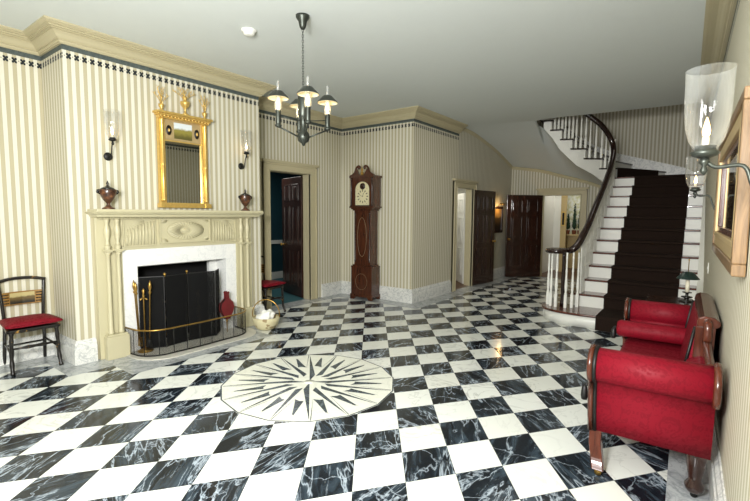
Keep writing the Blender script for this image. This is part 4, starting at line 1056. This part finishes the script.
# winders
WN = {13: (.66, 6.95), 14: (.44, 6.88), 15: (.17, 6.66), 16: (-.06, 6.53), 17: (-.25, 6.46), 18: (-.44, 6.40), 19: (-.62, 6.35)}
ON = {13: (1.45, YF-.02), 14: (.80, YF-.02), 15: (.35, YF-.02), 16: (0.05, YF-.02), 17: (-.2, YF-.02), 18: (-.42, YF-.02), 19: (-.62, YF-.02), 20: (-.9, YF-.02)}
m = MB(); m.prism([(.64, 7.1), (SX1, 7.1), (SX1, YF-.02), (ON[13][0]-.02, YF-.02), (.64, 7.0)], 12*r_-.03, 12*r_-.001); m.build('tread', 'mahogany', st)
for n in range(13, 20):
    a = Vector(WN[n]); b = Vector(ON[n]); a2 = Vector(WN.get(n+1, (-.9, 6.35))); b2 = Vector(ON[n+1]); d = (b-a).normalized(); z = n*r_
    e = (a2-a).normalized()*.05
    m = MB(); m.prism([tuple(a-d*.03), tuple(b), tuple(b2), tuple(a2-d*.03+e)], z-.028, z); m.build('tread', 'rail_wood', st)
    q = (a2-a).normalized()*.03
    a_ = a+q; b_ = b+q; m = MB(); nn = Vector((-d.y, d.x))*.015
    m.prism([tuple(a_), tuple(b_), tuple(b_+nn), tuple(a_+nn)], z-r_, z-.028); m.build('riser', 'white_paint', st)
# outer stringer on the well side of the upper flight (stepped top, curved bottom)
ws = smooth([(.66, 6.9, 0), (.55, 6.93, 0), (.44, 6.89, 0), (.30, 6.77, 0), (.17, 6.67, 0), (.05, 6.59, 0), (-.06, 6.54, 0), (-.25, 6.47, 0), (-.44, 6.41, 0), (-.62, 6.36, 0)], 6)
def zt(x):
    n = 13
    for k in range(13, 20):
        if x <= WN[k][0]-.025: n = k
    return n*r_-.028
def zb(x):
    q = [(.66, 2.1), (.5, 2.25), (.29, 2.44), (0, 2.63), (-.30, 2.95), (-.45, 3.2), (-.62, 3.41), (-.9, 3.6)]
    for (xa, za), (xb, zb_) in zip(q, q[1:]):
        if xb <= x <= xa: t = (xa-x)/(xa-xb); return za+(zb_-za)*t
    return q[0][1]
dens = []
for i in range(len(ws)-1):
    for k in range(4): dens.append(ws[i].lerp(ws[i+1], k/4))
dens.append(ws[-1])
m = MB(); vs = []
for p in dens:
    vs += [(p.x, p.y, zb(p.x)-.01), (p.x, p.y, max(zb(p.x), zt(p.x))), (p.x, p.y+.04, zb(p.x)-.01), (p.x, p.y+.04, max(zb(p.x), zt(p.x)))]
fs = []
for i in range(len(dens)-1):
    a = 4*i; b = 4*i+4; fs += [(a, b, b+1, a+1), (a+2, a+3, b+3, b+2), (a+1, b+1, b+3, a+3), (a, a+2, b+2, b)]
m.add(vs, fs); m.build('stringer', 'white_paint', st, label='white curved stringer under the upper flight')
poly = [(4.15, .01)]
for n in range(2, 13): poly += [(nose(n)+.03, (n-1)*r_), (nose(n)+.03, n*r_-.03)]
poly += [(6.98, 12*r_-.03), (6.98, 0.01)]
m = MB(); m.prism(poly, SX0-.055, SX0-.02, 'x'); m.build('stringer', 'white_paint', st, label='white stringer along the lower flight')
# balusters
def bal_bm(h):
    m = MB(); m.box(-.02, .02, -.02, .02, 0, .2)
    m.lathe([(.018, .2), (.022, .215), (.013, .235), (.02, .28), (.023, .34), (.016, .45), (.013, .54), (.018, .56), (.013, .58), (.012, h-.1), (.016, h-.08), (.012, h-.06), (.014, h)], 10)
    return m
balN = {}
def baluster(x, y, z, h):
    key = round(h, 2)
    if key not in balN: balN[key] = bal_bm(key).build('baluster', 'white_paint', st); o = balN[key]
    else: o = balN[key].copy(); C.objects.link(o); o.parent = st
    o.location = (x, y, z); return o
RAIL = smooth([(.52, 3.99, 1.06), (.585, 3.93, 1.09), (.645, 3.99, 1.17), (.672, 4.2, 1.32), (.668, 4.61, 1.50), (.665, 5.12, 1.79), (.66, 5.79, 2.14), (.655, 6.4, 2.53), (.645, 6.72, 2.79), (.62, 6.85, 2.96), (.58, 6.87, 3.10), (.51, 6.80, 3.25), (.41, 6.66, 3.40), (.27, 6.58, 3.53), (.12, 6.53, 3.66), (-.06, 6.48, 3.82), (-.3, 6.42, 4.02), (-.6, 6.36, 4.28)], 6)
def railz(y, hi=True):
    best = min((p for p in RAIL if (p.x > .6 and p.z < 2.9)), key=lambda p: abs(p.y-y)); return best.z
for n in range(2, 13):
    for k, f in enumerate((.06, .155, .25) if n < 11 else ((.06, .14) if n == 11 else ())):
        y = nose(n)+f; h = railz(y)-n*r_-.015; baluster(.665, y, n*r_, max(.5, h))
for i, (n, t) in enumerate([(n, t) for n in range(13, 19) for t in (.15, .5, .85)]):
    a = Vector(WN[n]); b = Vector(WN.get(n+1)); q = a.lerp(b, t)+Vector((0.0, .03)); z = n*r_
    rp_ = min((p for p in RAIL if p.z > 2.9), key=lambda p: abs(p.x-q.x)+.0*p.y); baluster(q.x, q.y, z, max(.5, rp_.z-z-.02))
# volute and newel
m = MB(); m.tube([p for p in RAIL], .051, 12, flat=1.0)
vol = [(.52, 3.99, 1.06), (.40, 4.06, 1.055), (.29, 4.03, 1.055), (.23, 3.93, 1.055), (.27, 3.82, 1.055), (.37, 3.78, 1.055), (.46, 3.83, 1.055), (.46, 3.92, 1.055), (.40, 3.95, 1.055)]
m.tube(smooth(vol, 5), .044, 12, flat=.85); m.lathe([(.12, 1.03), (.14, 1.045), (.14, 1.07), (.12, 1.085), (.001, 1.09)], 24, T=TR(.36, 3.92, 0))
m.build('handrail', 'rail_wood', st, label='dark polished handrail ending in a volute')
m = MB(); m.lathe([(.03, r_), (.034, .26), (.024, .3), (.026, .5), (.030, .62), (.022, .8), (.024, .98), (.028, 1.03)], 14, T=TR(.46, 3.93, 0)); m.build('newel_post', 'rail_wood', st)
for (x, y) in ((.24, 3.95), (.31, 3.85), (.395, 3.81), (.53, 3.83), (.605, 3.90), (.66, 4.0)): baluster(x, y, r_, .84)
m = MB()
# sloped marble-like wall skirting behind the winders
sk = [(2.1, 2.42), (1.8, 2.62), (1.3, 2.78), (.8, 2.93), (.4, 3.06), (0, 3.25), (-.5, 3.6), (-1, 4.0)]
poly = sk+[(-1, 3.6), (0, 2.9), (.8, 2.6), (1.45, 2.38), (2.1, 2.36)]
m.prism(poly, YF-.03, YF-.002, 'y'); struct(m.build('baseboard_stair', 'marble_base'), 'pale marbled skirting rising behind the winders')
m = MB(); vs = []
poly = [(3.55, 0), (3.55, .42)]+[(nose(n), n*r_+.2) for n in range(2, 13)]+[(7.2, 12*r_+.22), (YF-.03, 12*r_+.25), (YF-.03, 12*r_-.05), (7.2, 0)]
m.prism(poly, SX1-.002, 2.19, 'x'); struct(m.build('baseboard_stair', 'white_paint'), 'white skirting beside the stair treads')

# runner
m = MB(); cx0, cx1 = 1.01, 1.91; prof = [(3.49, .003), (3.50, r_-.035), (3.518, r_+.006)]
for n in range(2, 13):
    y0 = nose(n); prof += [(y0+.014, (n-1)*r_+.008), (y0+.012, n*r_-.04), (y0-.012, n*r_-.03), (y0-.012, n*r_+.002), (y0+.01, n*r_+.009)]
prof += [(7.35, 12*r_+.009)]
vs = [(cx, y, z) for y, z in prof for cx in (cx0, cx1)]
m.add(vs, [(2*i, 2*i+1, 2*i+3, 2*i+2) for i in range(len(prof)-1)])
a = Vector(WN[13]); b = Vector(ON[13]); d = (b-a).normalized(); off2 = Vector((.012, -.012))
p0 = a+d*.05+off2; p1 = a+d*1.35+off2
m.add([(p0.x, p0.y, 12*r_+.002), (p1.x, p1.y, 12*r_+.002), (p1.x, p1.y, 13*r_+.008), (p0.x, p0.y, 13*r_+.008)], [(0, 1, 2, 3)])
o = m.build('stair_runner', 'runner'); o.modifiers.new('s', 'SOLIDIFY').thickness = .006; tag(o, 'dark brown carpet runner climbing the middle of the stairs', 'carpet')

# ------------------------------------------------------------------ back of the room (behind the camera)
# ------------------------------------------------------------------ lights
def area(name, loc, tgt, sx, sy, pw, col):
    L = bpy.data.lights.new(name, 'AREA'); L.shape = 'RECTANGLE'; L.size = sx; L.size_y = sy; L.energy = pw; L.color = col
    o = bpy.data.objects.new(name, L); C.objects.link(o); o.location = loc
    o.rotation_euler = (Vector(tgt)-Vector(loc)).to_track_quat('-Z', 'Y').to_euler(); return o
def point(name, loc, pw, col, r=.03):
    L = bpy.data.lights.new(name, 'POINT'); L.energy = pw; L.color = col; L.shadow_soft_size = r
    o = bpy.data.objects.new(name, L); C.objects.link(o); o.location = loc; return o
area('camera_flash', (1.55, -3.65, 2.15), (-.9, .2, .6), .5, .5, 235, (1, 1, .99))  # unseen flash behind and left of the camera, not a lamp of the room
area('ceiling_bounce', (.6, -3.9, 1.9), (-.9, -.9, 3.4), 1.2, 1.2, 125, (1, 1, .99))  # added unseen uplight that brightens the ceiling like bounced flash
for kind, mat_, l, pw in LIGHTS:
    T = Matrix.Translation((-.93, -.20, ZC)) @ Matrix.Rotation(.62, 4, 'Z'); point('chandelier_light', T @ Vector(l), pw, (1, .75, .45), .02)
point('painting_light', (XH+.16, 7.42, 1.80), 3.5, (1, .62, .25), .03)
area('distant_room_light', (-.5, 9.9, 2.9), (-.6, 10.0, 0), 1.5, 1.5, 24, (1, .97, .9))
area('side_room_light', (-2.8, 6.0, 2.5), (-2.8, 6, 0), .8, .8, 12, (1, .95, .85))
area('teal_room_light', (-5, 2.6, 2.6), (-5, 2.8, 0), 1, 1, 22, (1, .97, .9))
area('stair_light', (.8, 7.0, 5.8), (.8, 7, 0), 1, 1, 5, (1, .95, .88))
area('hall_light', (.2, 3.6, 3.35), (0, 4.0, 0), 1.2, 1.2, 14, (1, .93, .82))
w = bpy.data.worlds.new('world'); sc.world = w; w.use_nodes = True
w.node_tree.nodes['Background'].inputs[0].default_value = (.5, .5, .48, 1); w.node_tree.nodes['Background'].inputs[1].default_value = .15

# ------------------------------------------------------------------ camera
f_, pitch, yaw, roll = 436.45, .0834, .6416, .0066
cam = bpy.data.cameras.new('camera'); co = bpy.data.objects.new('camera', cam); C.objects.link(co)
cam.sensor_fit = 'HORIZONTAL'; cam.sensor_width = 36; cam.lens = f_*36/750; cam.clip_start = .02
cp, sp, c, s = math.cos(pitch), math.sin(pitch), math.cos(yaw), math.sin(yaw)
F = Vector((-s*cp, c*cp, -sp)); Rr = Vector((c, s, 0)); U = Rr.cross(F)
R2 = Rr*math.cos(roll)+U*math.sin(roll); U2 = U*math.cos(roll)-Rr*math.sin(roll)
mt = Matrix((R2, U2, -F)).transposed().to_4x4(); mt.translation = (2.1277, -3.1528, 1.6); co.matrix_world = mt
sc.camera = co
sc.view_settings.view_transform = 'Standard'; sc.view_settings.look = 'None'; sc.view_settings.gamma = 1; sc.view_settings.exposure = .06
sc.cycles.max_bounces = 8; sc.cycles.transparent_max_bounces = 24
